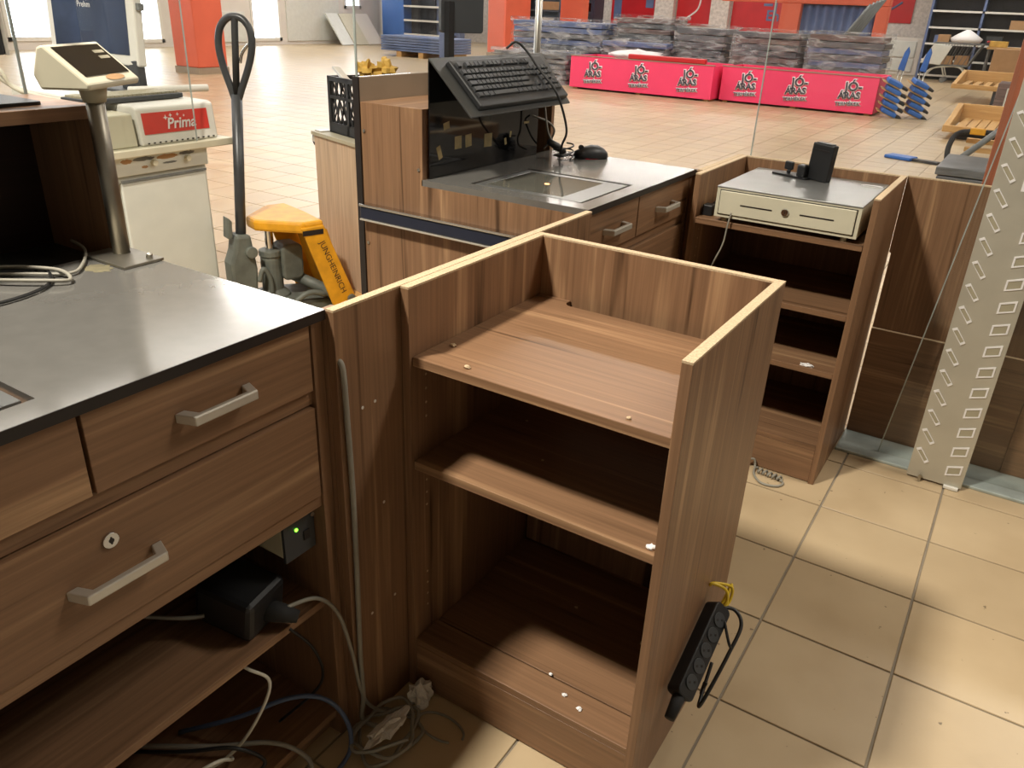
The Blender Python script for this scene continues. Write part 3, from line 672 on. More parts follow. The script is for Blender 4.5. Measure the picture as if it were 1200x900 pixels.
# ================================================================== CASH DRAWER CABINET
off = (-.615, 2.82, .868)
t = thing('cash_drawer', 'cream metal cash drawer with grey top, lock and two slots', 'cash drawer', off)
X0, X1, Y0, Y1, Z0, Z1 = -.845, -.388, 2.604, 3.055, .884, .985
MB(off).box(X0, X1, Y0+.012, Y1, Z0, Z1-.004).build('case', 'cream', t, .003)
MB(off).box(X0-.001, X1+.001, Y0+.004, Y1+.001, Z1-.005, Z1).build('lid', 'lid_grey', t, .0015)
MB(off).box(X0, X1, Y0+.006, Y0+.013, Z0, Z1-.005).build('face_frame', 'cream', t, .001)
fr = MB(off).box(X0+.014, X1-.014, Y0, Y0+.007, Z0+.012, Z1-.013).build('drawer_front', 'cream', t, .002)
m = MB(off)
for b in ((X0+.011, X1-.011, Z1-.013, Z1-.0105), (X0+.011, X1-.011, Z0+.0095, Z0+.012), (X0+.0115, X0+.014, Z0+.01, Z1-.012), (X1-.014, X1-.0115, Z0+.01, Z1-.012)): m.box(b[0], b[1], Y0+.004, Y0+.0062, b[2], b[3])
m.build('shadow_gap', 'black_edge', t)
for a in (X0+.085, X0+.278): MB(off).box(a, a+.105, Y0-.0006, Y0, .930, .9345).build('slot', 'black_edge', fr)
lk = MB(off).cyl((X0+.232, Y0, .933), (X0+.232, Y0-.006, .933), .012, 24).build('lock', 'chrome', fr, .002)
MB(off).box(X0+.2312, X0+.2328, Y0-.0066, Y0-.006, .928, .938).build('keyhole', 'black_edge', lk)
for x in (X0+.03, X1-.04):
    for y in (Y0+.03, Y1-.04): MB(off).cyl((x, y, .868), (x, y, Z0), .010, 14).build('foot', 'cream_dark', t)
MB(off).tube([(-.43+.035*math.cos(R(q)), 2.975+.018*math.sin(R(q)), .9856) for q in range(0, 360, 30)], .0012, 6, closed=True).build('glue_mark', 'print_white', t)
# terminal cradle on the drawer
off = (-.67, 2.95, .985)
t = thing('terminal_cradle', 'black card terminal cradle with upright holder on the cash drawer', 'cradle', off)
CM = Matrix.Translation((-.655, 2.96, .985)) @ Matrix.Rotation(R(-20), 4, 'Z')
m = MB(off); m.prism(rrect(-.115, .03, -.035, .02, .012), 'z', .0005, .007, CM); m.build('base_plate', 'black_plastic', t, .001)
m = MB(off); m.box(.012, .094, -.012, .018, .004, .128, CM @ Matrix.Rotation(R(3), 4, 'Y')); hb = m.build('holder', 'black_plastic', t, .004)
m = MB(off); m.box(.022, .084, -.0135, -.012, .105, .1085, CM @ Matrix.Rotation(R(3), 4, 'Y')); m.build('groove', 'black_edge', hb)
m = MB(off); m.box(.024, .082, -.010, .016, .128, .1305, CM @ Matrix.Rotation(R(3), 4, 'Y')); m.build('top_cap', 'key_grey', hb)
m = MB(off); m.box(-.010, .022, -.040, -.012, .007, .050, CM); m.build('clamp', 'black_plastic', t, .006)
m = MB(off); m.box(-.085, -.052, -.004, .010, .018, .047, CM); m.box(-.074, -.060, -.002, .008, .006, .020, CM); m.build('clamp', 'black_plastic', t, .004)
# small black plug and cable on the shelf beside the drawer
o = MB((-.88, 2.70, .868)).box(-.905, -.868, 2.66, 2.70, .868, .905).cyl((-.886, 2.70, .89), (-.886, 2.74, .90), .008, 10).build('plug', 'black_plastic', None, .004); tag(o, 'small black plug on the shelf left of the cash drawer', 'plug')
o = MB((-.80, 2.7, .4)).tube([(-.785, 2.605, .905), (-.79, 2.60, .86), (-.795, 2.598, .80), (-.815, 2.60, .74), (-.84, 2.64, .69), (-.87, 2.70, .636)], .003, 8, 8).build('cable', 'cable_grey', None, smooth=True); tag(o, 'thin grey cable hanging below the cash drawer', 'cable')
o = MB((-.48, 2.66, .425)).blob((-.455, 2.645, .428), .022, .012, .006, .6, 4, 12, -.003).build('paper_scrap', 'print_white'); tag(o, 'white paper scrap on the lowest shelf under the cash drawer', 'scrap')

# ================================================================== FAR COUNTER ITEMS
off = (-1.44, 2.23, 1.012)
KS = thing('keyboard_stand', 'glossy black keyboard stand with slanted flap on the far counter', 'stand', off)
MB(off).box(-1.512, -1.507, 1.918, 2.540, 1.0125, 1.346).build('upright_sheet', 'black_gloss', KS, .001)
top = Vector((-1.512, 0, 1.348)); sd = Vector((.722, 0, -.692)); nrm = Vector((.692, 0, .722)); FL = .210
def fl(s, y, h): return top+sd*s+nrm*h+Vector((0, y, 0))
m = MB(off); m.add([fl(s, y, h) for h in (0, .005) for s, y in ((0, 1.918), (FL, 1.918), (FL, 2.492), (0, 2.545))], [(3,2,1,0),(4,5,6,7),(0,1,5,4),(1,2,6,5),(2,3,7,6),(3,0,4,7)]); m.build('slanted_flap', 'black_satin', KS, .001)
for y, z, w_, h_, a in ((1.965, 1.085, .020, .040, 20), (2.06, 1.105, .035, .038, 0), (2.115, 1.105, .033, .038, 4), (2.225, 1.095, .045, .042, -2), (2.33, 1.08, .012, .022, 15), (2.0, 1.16, .03, .02, 10), (2.46, 1.13, .035, .008, 0), (2.36, 1.10, .01, .02, -10)):
    m = MB(off); m.box(-.0003, .0004, -w_/2, w_/2, -h_/2, h_/2, Matrix.Translation((-1.5065, y, z)) @ Matrix.Rotation(R(a), 4, 'X')); m.build('tape_scrap', 'tape', KS, label='old yellow tape scrap')
# keyboard lying on the flap
KB = thing('keyboard', 'black keyboard lying on the slanted flap of the far counter stand', 'keyboard', tuple(fl(.16, 2.25, .005)))
koff = tuple(KB.location)
K0, K1, S0, S1 = 1.968, 2.480, .024, .186
def kbox(m, s0, s1, y0, y1, h0, h1, tp=0):
    vs = [fl(s, y, h0) for s, y in ((s0, y0), (s1, y0), (s1, y1), (s0, y1))]+[fl(s, y, h1) for s, y in ((s0+tp, y0+tp), (s1-tp, y0+tp), (s1-tp, y1-tp), (s0+tp, y1-tp))]
    m.add(vs, [(3,2,1,0),(4,5,6,7),(0,1,5,4),(1,2,6,5),(2,3,7,6),(3,0,4,7)]); return m
kbox(MB(koff), S0, S1+.008, K0, K1, .006, .024, .002).build('case', 'black_plastic', KB, .004)
u1 = .0216
rows = [
    (.040, [(0, 1)]+[(2+i, 1) for i in range(4)]+[(6.5+i, 1) for i in range(4)]+[(11+i, 1) for i in range(4)]+[(15.25+i, 1) for i in range(3)]),
    (.066, [(i, 1) for i in range(13)]+[(13, 2)]+[(15.25+i, 1) for i in range(3)]+[(18.5+i, 1) for i in range(4)]),
    (.086, [(0, 1.5)]+[(1.5+i, 1) for i in range(12)]+[(13.5, 1.5)]+[(15.25+i, 1) for i in range(3)]+[(18.5+i, 1) for i in range(4)]),
    (.106, [(0, 1.75)]+[(1.75+i, 1) for i in range(11)]+[(12.75, 2.25)]+[(18.5+i, 1) for i in range(3)]),
    (.126, [(0, 2.25)]+[(2.25+i, 1) for i in range(10)]+[(12.25, 2.75)]+[(16.25, 1)]+[(18.5+i, 1) for i in range(4)]),
    (.147, [(0, 1.25), (1.25, 1.25), (2.5, 1.25), (3.75, 6.25), (10, 1.25), (11.25, 1.25), (12.5, 1.25), (13.75, 1.25)]+[(15.25+i, 1) for i in range(3)]+[(18.5, 2), (20.5, 1), (21.5, 1)])]
for s, ks in rows:
    for a, wd in ks: kbox(MB(koff), s, s+.0175, K0+.014+a*u1*.99, K0+.014+(a+wd)*u1*.99-.002, .024, .031, .0022).build('key', 'key_grey', KB)
# keyboard cable over the keys, mouse, mouse cable
o = MB((-1.40, 2.36, 1.2)).tube([fl(-.012, 2.32, .018), fl(-.012, 2.345, .045), fl(.02, 2.368, .046), fl(.09, 2.378, .040), fl(.19, 2.385, .036), Vector((-1.33, 2.43, 1.13)), Vector((-1.36, 2.46, 1.07)), Vector((-1.38, 2.49, 1.03)), Vector((-1.40, 2.52, 1.016))], .004, 8, 8).build('cable', 'cable_black', None, smooth=True); tag(o, 'black cable drawn over the keyboard and down to the far worktop', 'cable')
for k, (pts, lab) in enumerate((
    ([(-1.46, 2.50, 1.19), (-1.45, 2.515, 1.10), (-1.43, 2.53, 1.06), (-1.42, 2.56, 1.03), (-1.44, 2.58, 1.016)], 'grey lead hanging below the right end of the keyboard'),
    ([(-1.50, 2.49, 1.15), (-1.46, 2.53, 1.13), (-1.45, 2.56, 1.10), (-1.47, 2.57, 1.06), (-1.50, 2.58, 1.03)], 'curved grey lead inside the open box of the far counter'))):
    o = MB((-1.45, 2.54, 1.012)).tube(pts, .0035, 8, 8).build('cable', 'cable_grey', None, smooth=True); tag(o, lab, 'cable')
pts = []
for k in range(0, 22):
    q = R(k*40); pts.append((-1.385+.028*math.cos(q), 2.52+.050*math.sin(q), 1.016+.0022*k))
o = MB((-1.385, 2.52, 1.012)).tube(pts, .0028, 6, 4).build('cable_coil', 'cable_black', None, smooth=True); tag(o, 'tied coil of black mouse cable on the far worktop', 'cable')
o = MB((-1.40, 2.51, 1.04)).tube([(-1.42, 2.47, 1.075), (-1.40, 2.50, 1.055), (-1.385, 2.525, 1.035)], [.010, .014, .010], 10).build('ferrite', 'cable_black', None, smooth=True); tag(o, 'black cable plug leaning on the mouse cable coil', 'plug')
off = (-1.325, 2.615, 1.0122)
MS = thing('mouse', 'black computer mouse on the far worktop, with red glow beneath', 'mouse', off, R(48)); MS.scale = (1.12, 1.12, 1.12)
m = MB(); n_ = 20; vs = []; fs = []
prof = [(0, .010, .02), (.12, .021, .026), (.3, .029, .034), (.5, .0315, .040), (.7, .031, .038), (.88, .024, .028), (1, .008, .014)]
for i, (s, hw, ht) in enumerate(prof):
    x = -.055+.11*s
    for k in range(n_):
        q = math.pi*2*k/n_; cz = math.sin(q)
        vs.append((x, hw*math.cos(q), .004+(ht*.93*cz**.8 if cz > 0 else .004*cz)))
for i in range(len(prof)-1):
    for k in range(n_): fs.append((i*n_+k, i*n_+(k+1) % n_, (i+1)*n_+(k+1) % n_, (i+1)*n_+k))
fs += [tuple(range(n_)), tuple(range((len(prof)-1)*n_, len(prof)*n_))]
m.add(vs, fs); mo = m.build('shell', 'black_plastic', MS, smooth=True)
MB().cyl((-.035, -.004, .033), (-.035, .004, .033), .008, 14).build('wheel', 'rubber', MS)
MB().box(-.02, .02, -.012, .012, .0002, .0012).build('sensor_light', 'led_red', MS)
MB().tube([(-.055, 0, .010), (-.075, .006, .007), (-.095, .0, .005), (-.11, .012, .004)], .0022, 6, 6).build('lead', 'cable_black', MS, smooth=True)
# customer display on a pole, grey post
off = (-1.66, 2.30, 1.214)
t = thing('pole_display', 'back of a dark display on a black pole above the keyboard', 'display', off)
m = MB(off); m.prism(rrect(-.075, .075, 1.405, 1.60, .010), 'y', -.012, .012, Matrix.Translation((-1.70, 2.335, 0)) @ Matrix.Rotation(R(58), 4, 'Z')); m.build('housing', 'dark_grey', t, .002)
MB(off).box(-1.725, -1.705, 2.275, 2.305, 1.2145, 1.50).build('pole', 'black_plastic', t, .001)
MB(off).prism(rrect(-1.745, -1.675, 2.245, 2.335, .008), 'z', 1.2142, 1.219).build('foot', 'black_plastic', t)
o = MB((-1.70, 2.83, 0)).tube([(-1.70, 2.83, 0), (-1.70, 2.83, 2.2)], .013, 14).build('metal_pole', 'steel', None, smooth=True); tag(o, 'slim grey steel pole rising behind the right end of the keyboard', 'pole')
# ================================================================== BEHIND THE COUNTERS: PALLET JACK, CHEST, CRATE
t = thing('pallet_jack', 'yellow hand pallet jack with dark steering handle standing under a pallet', 'pallet jack', (-3.000, 2.560, 0), R(72))
hb_ = Vector((-.155, 0, .22)); ht_ = Vector((-.085, .0, 1.09))
MB().tube([hb_, ht_], .024, 14).build('handle_tube', 'handle_grey', t, smooth=True)
hx = (ht_-hb_).normalized(); sidev = Vector((.72, -.69, 0)).normalized()
def hp(s, w_): return ht_+hx*s+sidev*w_
pts = [hp(-.03, 0), hp(.03, .026), hp(.12, .058), hp(.20, .074), hp(.265, .066), hp(.305, .036), hp(.315, 0), hp(.305, -.036), hp(.265, -.066), hp(.20, -.074), hp(.12, -.058), hp(.03, -.026)]
MB().tube(pts, .0155, 12, 5, closed=True).build('handle_loop', 'handle_grey', t, smooth=True)
MB().tube([hp(.0, .0), hp(.31, 0.0)], .015, 10).build('grip_bar', 'rubber', t, smooth=True)
MB().tube([hp(.21, .06), hp(.17, .03), hp(.13, .02)], .007, 8, 4).build('release_lever', 'chrome', t, smooth=True)
MB().prism([(-.215, .20), (-.175, .15), (-.095, .17), (-.085, .30), (-.105, .47), (-.175, .475), (-.19, .40), (-.215, .34)], 'y', -.05, .05).build('tiller_block', 'jack_grey', t, .014)
MB().prism([(-.21, .46), (-.185, .46), (-.18, .54), (-.20, .56)], 'y', -.03, .03).build('bracket', 'jack_grey', t, .006)
MB().cyl((-.115, -.07, .39), (-.115, .07, .39), .028, 16).build('pivot', 'jack_grey', t, .004)
MB().tube([(-.09, -.055, .24), (-.065, -.055, .30), (-.035, -.055, .25), (-.03, -.055, .17)], .012, 8, 5).build('pedal', 'jack_grey', t, smooth=True)
MB().tube([(0, 0, .13), (0, 0, .155), (0, 0, .18), (0, 0, .33), (0, 0, .36)], [.085, .08, .052, .05, .046], 20).build('pump_body', 'jack_grey', t)
MB().cyl((0, 0, .345), (0, 0, .375), .055, 20).build('pump_collar', 'jack_grey', t, .004)
MB().cyl((0, 0, .37), (0, 0, .485), .021, 16).build('piston', 'chrome', t)
MB().prism(rrect(.035, .145, .22, .40, .03), 'y', -.06, .06).build('reservoir', 'jack_grey', t, .012)
MB().prism([(-.14, .06), (.26, .05), (.26, .12), (.05, .145), (-.13, .14)], 'y', -.15, .15).build('chassis', 'jack_grey', t, .015)
for s in (-1, 1): MB().cyl((-.13, s*.015, .09), (-.13, s*.07, .09), .088, 24).build('steer_wheel', 'rubber', t, .008)
MB().tube([(.02, -.155, .13), (.11, -.165, .18), (.20, -.165, .155)], .014, 8, 4).build('lift_link', 'jack_grey', t, smooth=True)
MB().tube([(.08, .10, .24), (.22, -.18, .17)], .028, 10).build('torsion_tube', 'jack_grey', t, smooth=True)
MB().prism([(-.085, -.045), (-.07, -.065), (.06, -.19), (.085, -.212), (.19, -.212), (.20, 0), (.19, .212), (.085, .212), (.06, .19), (-.07, .065), (-.085, .045)], 'z', .485, .540).build('head_plate', 'yellow', t, .014)
for s in (-1, 1):
    stt = MB().prism([(.070, .515), (.185, .520), (.375, .04), (.235, .04)], 'y', s*.212-.008, s*.212+.008).build('strut', 'yellow', t, .006)
    if s < 0:
        MB().cyl((.310, -.219, .13), (.310, -.232, .13), .022, 18).build('bolt', 'jack_grey', stt, .003)
        MB().box(.075, .180, -.2222, -.2205, .478, .502).build('name_plate', 'black_edge', stt)
        lo = lettering(text_mesh('JUNGHEINRICH', .042), 'print_brown', stt, (.208, -.2212, .30), (R(90), R(69), 0))
    MB().box(.25, 1.32, s*.2-.075, s*.2+.075, .055, .088).build('fork', 'yellow', t, .006)
    MB().cyl((1.22, s*.2-.04, .042), (1.22, s*.2+.04, .042), .040, 18).build('fork_wheel', 'cream_dark', t)
MB().prism([(.20, .49), (.215, .49), (.33, .10), (.315, .10)], 'y', -.19, .19).build('back_plate', 'yellow', t, .003)
# wooden pallet on the forks, chest on the pallet; frame turned 18 degrees
PX, PY, PR = -3.07, 2.97, R(-18)
t = thing('pallet', 'wooden pallet with the oak chest on it, entered by the pallet jack forks', 'pallet', (PX, PY, 0), PR)
for k in range(6): MB().box(-.21, .59, -.04+.15*k, .07+.15*k, .122, .142).build('deck_board', 'pine_x', t, .002)
for x in (-.21, .14, .49):
    MB().box(x, x+.10, -.04, .86, .101, .121).build('stringer_board', 'pine_y', t, .002)
    for y in (-.04, .37, .74): MB().box(x, x+.10, y, y+.12, .021, .100).build('block', 'pine_x', t, .002)
    MB().box(x, x+.10, -.04, .86, .001, .020).build('bottom_board', 'pine_y', t, .002)
t = thing('chest', 'light oak laminate chest standing on the pallet behind the far counter', 'chest', (PX, PY, .1425), PR)
for n, b in (('front_panel', (0, .62, 0, .018)), ('side_panel', (0, .018, .0185, .46)), ('side_panel', (.602, .62, .0185, .46)), ('back_panel', (.0185, .6015, .442, .46))):
    MB().box(*b, 0, .722).build(n, 'oak_z', t, .001)
MB().box(-.015, .635, -.01, .47, .7225, .740).build('top_board', 'cream_dark', t, .001)
t = thing('caster', 'small grey caster wheel on its bracket at the corner of the oak chest', 'caster', (PX, PY, .8828), PR)
MB().box(-.012, .05, .01, .07, 0, .005).build('bracket', 'brushed', t, .001)
for y in (.016, .058): MB().prism([(-.065, -.055), (-.014, .005), (.02, .005), (-.035, -.06)], 'y', y, y+.006).build('fork', 'brushed', t)
MB().cyl((-.050, .026, -.05), (-.050, .054, -.05), .032, 20).build('wheel', 'rubber', t, .004)
CX0, CX1, CY0, CY1, CZ0, CZ1 = .055, .44, .06, .42, 0, .265
t = thing('crate', 'black plastic lattice crate on the oak chest, half hidden by the far counter', 'crate', (PX, PY, .8832), PR); off = (0, 0, 0)
MB(off).box(CX0, CX1, CY0, CY1, CZ0, CZ0+.008).build('base', 'black_plastic', t)
for (a, b, c, d, ax) in ((CX0, CX1, CY0, CY0+.012, 'x'), (CX0, CX1, CY1-.012, CY1, 'x'), (CX0, CX0+.012, CY0, CY1, 'y'), (CX1-.012, CX1, CY0, CY1, 'y')):
    m = MB(off); m.box(a, b, c, d, CZ1-.022, CZ1); m.box(a, b, c, d, CZ0, CZ0+.05); m.box(a, b, c, d, (CZ0+CZ1)/2+.03, (CZ0+CZ1)/2+.045)
    lo, hi = (CX0, CX1) if ax == 'x' else (CY0, CY1)
    for q in (lo, (lo+hi)/2-.012, hi-.024):
        if ax == 'x': m.box(q, q+.024, c, d, CZ0, CZ1)
        else: m.box(a, b, q, q+.024, CZ0, CZ1)
    n_ = 9
    for k in range(n_):
        for s in (-1, 1):
            u0 = lo+(hi-lo)*(k+.5)/n_; z0, z1 = CZ0+.05, CZ1-.02; du = .035*s
            p = [(u0-du-.003, z0), (u0-du+.003, z0), (u0+du+.003, z1), (u0+du-.003, z1)]
            p = [(min(max(x, lo), hi), z) for x, z in p]
            m.prism(p, 'y' if ax == 'x' else 'x', (c+d)/2-.003 if ax == 'x' else (a+b)/2-.003, (c+d)/2+.003 if ax == 'x' else (a+b)/2+.003)
    m.build('lattice_side', 'black_plastic', t)
WPT = Matrix.Translation((PX, PY, .8832)) @ Matrix.Rotation(PR, 4, 'Z')
for k, (x, y, z, s) in enumerate(((.20, .20, .30, .05), (.27, .26, .305, .055), (.22, .22, .12, .085))):
    c = WPT @ Vector((x, y, z)); m = MB(tuple(c)); m.blob(c, s, s*.7, s*.8, .9, k+8, 14); o = m.build('crumpled_paper', 'yellow_paper'); tag(o, ('yellow crumpled paper poking out of the crate, on the left', 'yellow crumpled paper poking out of the crate, by the screen edge', 'yellow crumpled paper at the bottom of the crate')[k], 'paper', 'yellow papers in the crate')
c = WPT @ Vector((.14, .10, .262)); m = MB(tuple(c)); m.box(-.10, .10, -.02, .02, 0, .014, Matrix.Translation(c) @ Matrix.Rotation(R(20), 4, 'Y') @ Matrix.Rotation(R(-25), 4, 'Z')); o = m.build('metal_bracket', 'brushed', None, .003); tag(o, 'metal bracket lying across the rim of the crate', 'bracket')

# ================================================================== WHITE DESK GROUP AT THE LEFT
off = (-3.4, 2.13, 0)
t = thing('white_appliance', 'old white enamel appliance with chipped control strip, behind the near counter', 'appliance', off)
MB(off).box(-3.72, -3.12, 1.90, 2.345, 0, .795).build('body', 'white_paint', t, .006)
MB(off).box(-3.118, -3.105, 1.915, 2.33, .04, .77).build('door', 'white_paint', t, .006)
cs = MB(off).box(-3.72, -3.100, 1.90, 2.345, .797, .872).build('control_strip', 'white_paint', t, .004)
MB(off).box(-3.104, -3.099, 1.915, 2.33, .772, .782).build('door_grip', 'grey_paint_metal', t, .001)
for y in (2.07, 2.235): MB(off).cyl((-3.10, y, .838), (-3.08, y, .838), .013, 16).build('knob', 'cream', cs, .002)
for k, (y, z, w_, h_) in enumerate(((2.03, .858, .10, .012), (2.14, .855, .10, .014), (2.24, .860, .08, .010), (2.03, .825, .03, .008), (2.15, .83, .07, .006), (1.95, .855, .05, .014))):
    m = MB(off); poly = [(y+w_/2*math.cos(R(q))*(1+.4*mnoise.noise(Vector((q*.06, k, 0)))), z+h_*.7*math.sin(R(q))*(1+.5*mnoise.noise(Vector((q*.09, k+5, 1))))) for q in range(0, 360, 15)]
    m.prism(poly, 'x', -3.1003, -3.0994); m.build('rust_patch', 'cardboard' if k % 2 else 'grey_paint_metal', cs, label='chipped rusty patch')
off = (-3.6, 2.15, .89)
o = MB(off).box(-4.4, -3.065, 1.82, 2.465, .874, .905).build('desk_board', 'cream', None, .004); tag(o, 'cream desk board lying on the white appliance', 'board')
off = (-3.5, 2.2, .905)
t = thing('printer', 'white boxy printer with a red front label on the cream board', 'printer', off)
pb = MB(off).prism([(-4.05, .906), (-3.10, .906), (-3.115, 1.052), (-3.14, 1.062), (-4.05, 1.062)], 'y', 2.035, 2.415); pb.build('body', 'white_plastic', t, .008)
for k in range(13): MB(off).box(-3.0995, -3.0985, 2.06+.027*k, 2.07+.027*k, .912, .918).build('vent', 'black_edge', t)
sl_ = math.atan2(.015, .146)
lb = MB(off).prism([(-3.1035, .95), (-3.1025, .95), (-3.1112, 1.034), (-3.1122, 1.034)], 'y', 2.055, 2.375).build('label', 'label_red', t)
tm = text_mesh('Prima', .062, .0012, .0003, .15)
lettering(tm, 'print_white', lb, (-3.1035+3.5+.0015, 2.235-2.2, .966-.905), (R(90)-sl_*0, 0, R(90)))
for y, z, s in ((2.165, 1.010, .012), (2.19, 1.018, .009), (2.225, 1.019, .008), (2.255, 1.012, .006)):
    m = MB(off); x = -3.1035-(z-.95)*.1+.0012
    poly = [(y+(s if q % 2 == 0 else s*.35)*math.cos(R(q*45)), z+(s if q % 2 == 0 else s*.35)*math.sin(R(q*45))) for q in range(8)]
    m.prism(poly, 'x', x-.001, x+.0005); m.build('star', 'print_white', lb)
o = MB((-3.3, 1.95, .905)).prism([(-3.8, .906), (-3.105, .906), (-3.12, 1.035), (-3.8, 1.05)], 'y', 1.84, 2.02).build('device_box', 'cream', None, .006); tag(o, 'plain cream device box left of the printer with the red label', 'box')
off = (-3.8, 2.3, 1.062)
t = thing('monitor', 'white-framed monitor with a dark screen above the desk at the left', 'monitor', off)
MMx = Matrix.Translation((-3.825, 2.33, 1.175)) @ Matrix.Rotation(R(-4), 4, 'X') @ Matrix.Rotation(R(3), 4, 'Z')
m = MB(off); m.box(-.315, .315, 0, .045, 0, .47, MMx); m.build('housing', 'white_plastic', t, .008)
sc_ = MB(off); sc_.box(-.272, .262, -.002, .001, .045, .44, MMx); sc_ = sc_.build('screen', 'screen', t)
tm = text_mesh('Prehm', .036, 0, .0003)
lo = lettering(tm, 'print_white', sc_, (0, 0, 0), (0, 0, 0)); lo.matrix_local = Matrix.Translation(-Vector(off)) @ MMx @ Matrix.Translation((-.03, -.004, .235)) @ Matrix.Rotation(R(90), 4, 'X')
m = MB(off); m.box(.315, .335, .01, .04, .235, .265, MMx); m.build('side_tab', 'grey_paint_metal', t, .003)
MB(off).box(-3.66, -3.52, 2.345, 2.385, 1.07, 1.20).build('neck', 'dark_grey', t, .006)
MB(off).prism(rrect(-3.78, -3.40, 2.28, 2.40, .03), 'z', 1.0625, 1.074).build('foot', 'dark_grey', t, .003)
off = (-3.35, 2.12, 1.062)
t = thing('keyboard', 'grey keyboard on top of the printer and cream box at the left', 'keyboard', off)
KM = Matrix.Translation((-3.32, 2.13, 1.0655)) @ Matrix.Rotation(R(4), 4, 'Z')
m = MB(off); m.box(-.085, .085, -.235, .235, 0, .020, KM); m.build('case', 'dark_grey', t, .004)
m = MB(off)
for i in range(6):
    for j in range(21): m.box(-.072+.024*i, -.052+.024*i, -.222+.0212*j, -.2035+.0212*j, .018, .028, KM)
o = m.build('key_block', 'cream_dark', t); o['kind'] = 'stuff'
off = (-3.45, 2.5, 1.09)
o = MB((-3.48, 2.55, 1.08)).tube([(-3.50, 2.27, 1.0795), (-3.40, 2.62, 1.0795)], .0165, 16).build('tube', 'white_plastic', None, .004, True); tag(o, 'white plastic tube lying beside the monitor foot', 'tube')
for k in range(4):
    x = -3.55-.06*k
    o = MB((x, 1.8, .905)).tube([(x+.25, 1.98, 1.058), (x+.12, 1.88, 1.075), (x, 1.80, 1.11+.02*k), (x-.02, 1.77, 1.18+.02*k), (x-.10, 1.76, 1.22+.015*k), (x-.14, 1.78, 1.15), (x-.16, 1.80, 1.0), (x-.2, 1.83, .912)], .008, 8, 6).build('cable', 'cable_white', None, smooth=True)
    tag(o, ('foremost', 'second', 'third', 'rearmost')[k]+' thick white cable arching up behind the price display', 'cable', 'white cables on the desk')
# ================================================================== FAR BACKGROUND
for lab, x0, x1, y0, y1 in (('orange square column left of the pallet jack handle', -14.85, -14.15, 10.75, 11.45), ('orange square column behind the keyboard', -14.95, -14.3, 21.9, 23.3)):
    t = thing('column', lab, 'column', ((x0+x1)/2, (y0+y1)/2, 0), 0, 'orange columns')
    o_ = tuple(t.location)
    MB(o_).box(x0, x1, y0, y1, .12, 4.29).build('shaft', 'orange', t, .02)
    MB(o_).box(x0-.015, x1+.015, y0-.015, y1+.015, 0, .119).build('base', 'tan_panel', t)
# pink bins
tj = [text_mesh('JÓ-', .20, bevel=.005), text_mesh('ÁRAS', .15, bevel=.004), text_mesh('TERMÉKEK', .085, bevel=.001)]
tw = [text_mesh('JÓ-', .20, bevel=.018), text_mesh('ÁRAS', .15, bevel=.016), text_mesh('TERMÉKEK', .085, bevel=.009)]
def bin_(label, x0, x1, y, yb, n):
    off = ((x0+x1)/2, y+.6, 0)
    t = thing('sales_bin', label, 'bin', off, 0, 'pink sales bins')
    MB(off).box(x0, x1, y, y+.03, .035, .615).build('front_board', 'pink', t, .006)
    MB(off).box(x0, x0+.03, y+.031, yb, .035, .615).build('side_board', 'pink', t, .006)
    MB(off).box(x1-.03, x1, y+.031, yb, .035, .615).build('side_board', 'pink', t, .006)
    MB(off).box(x0+.031, x1-.031, yb-.03, yb, .035, .615).build('back_board', 'pink', t, .006)
    MB(off).box(x0+.031, x1-.031, y+.031, yb-.031, .05, .09).build('base', 'pine_x', t)
    for q in (x0+.05, (x0+x1)/2-.05, x1-.15): MB(off).box(q, q+.1, y+.06, yb-.06, 0, .05).build('runner', 'pine_y', t)
    MB(off).box(x0-.01, x1+.01, y-.01, y+.035, .616, .63).build('rim', 'tan_panel', t)
    for k in range(n):
        xc = x0+(x1-x0)*(k+.5)/n+.02
        for (me_w, me_d, dx, z, sh) in zip(tw, tj, (.05, .0, .0), (.385, .255, .14), (0, 0, 0)):
            for me_, mt, dy in ((me_w, 'print_white', -.001), (me_d, 'print_dark', -.021)):
                o = lettering(me_, mt, t, (xc+dx-off[0], y+dy-off[1], z), (R(90), R(-4), 0))
    return t
bin_('pink sales bin on the left, three slogans, red bar lying on top', -8.24, -5.27, 15.05, 16.15, 3)
bin_('pink sales bin on the right, three slogans, beside the blue-handled goods', -5.19, -2.47, 15.30, 16.40, 3)
o = MB((-6.2, 15.1, .63)).box(-7.0, -5.45, 15.04, 15.16, .6305, .72).build('plastic_bar', 'red', None, .02); tag(o, 'long red plastic bar on the rim of the left pink bin', 'bar')
m = MB((-7.0, 15.4, .6)); m.blob((-7.0, 15.45, .66), .55, .28, .11, .6, 3, 20); o = m.build('plastic_bag', 'print_white', None, smooth=True); tag(o, 'crumpled white plastic bag on the left pink bin', 'bag')
m = MB((-5.6, 15.3, .63)); m.box(-.22, .22, -.08, .08, 0, .07, Matrix.Translation((-5.75, 15.26, .64))); o = m.build('packet', 'yellow', None, .02); tag(o, 'yellow packet behind the red bar', 'packet')

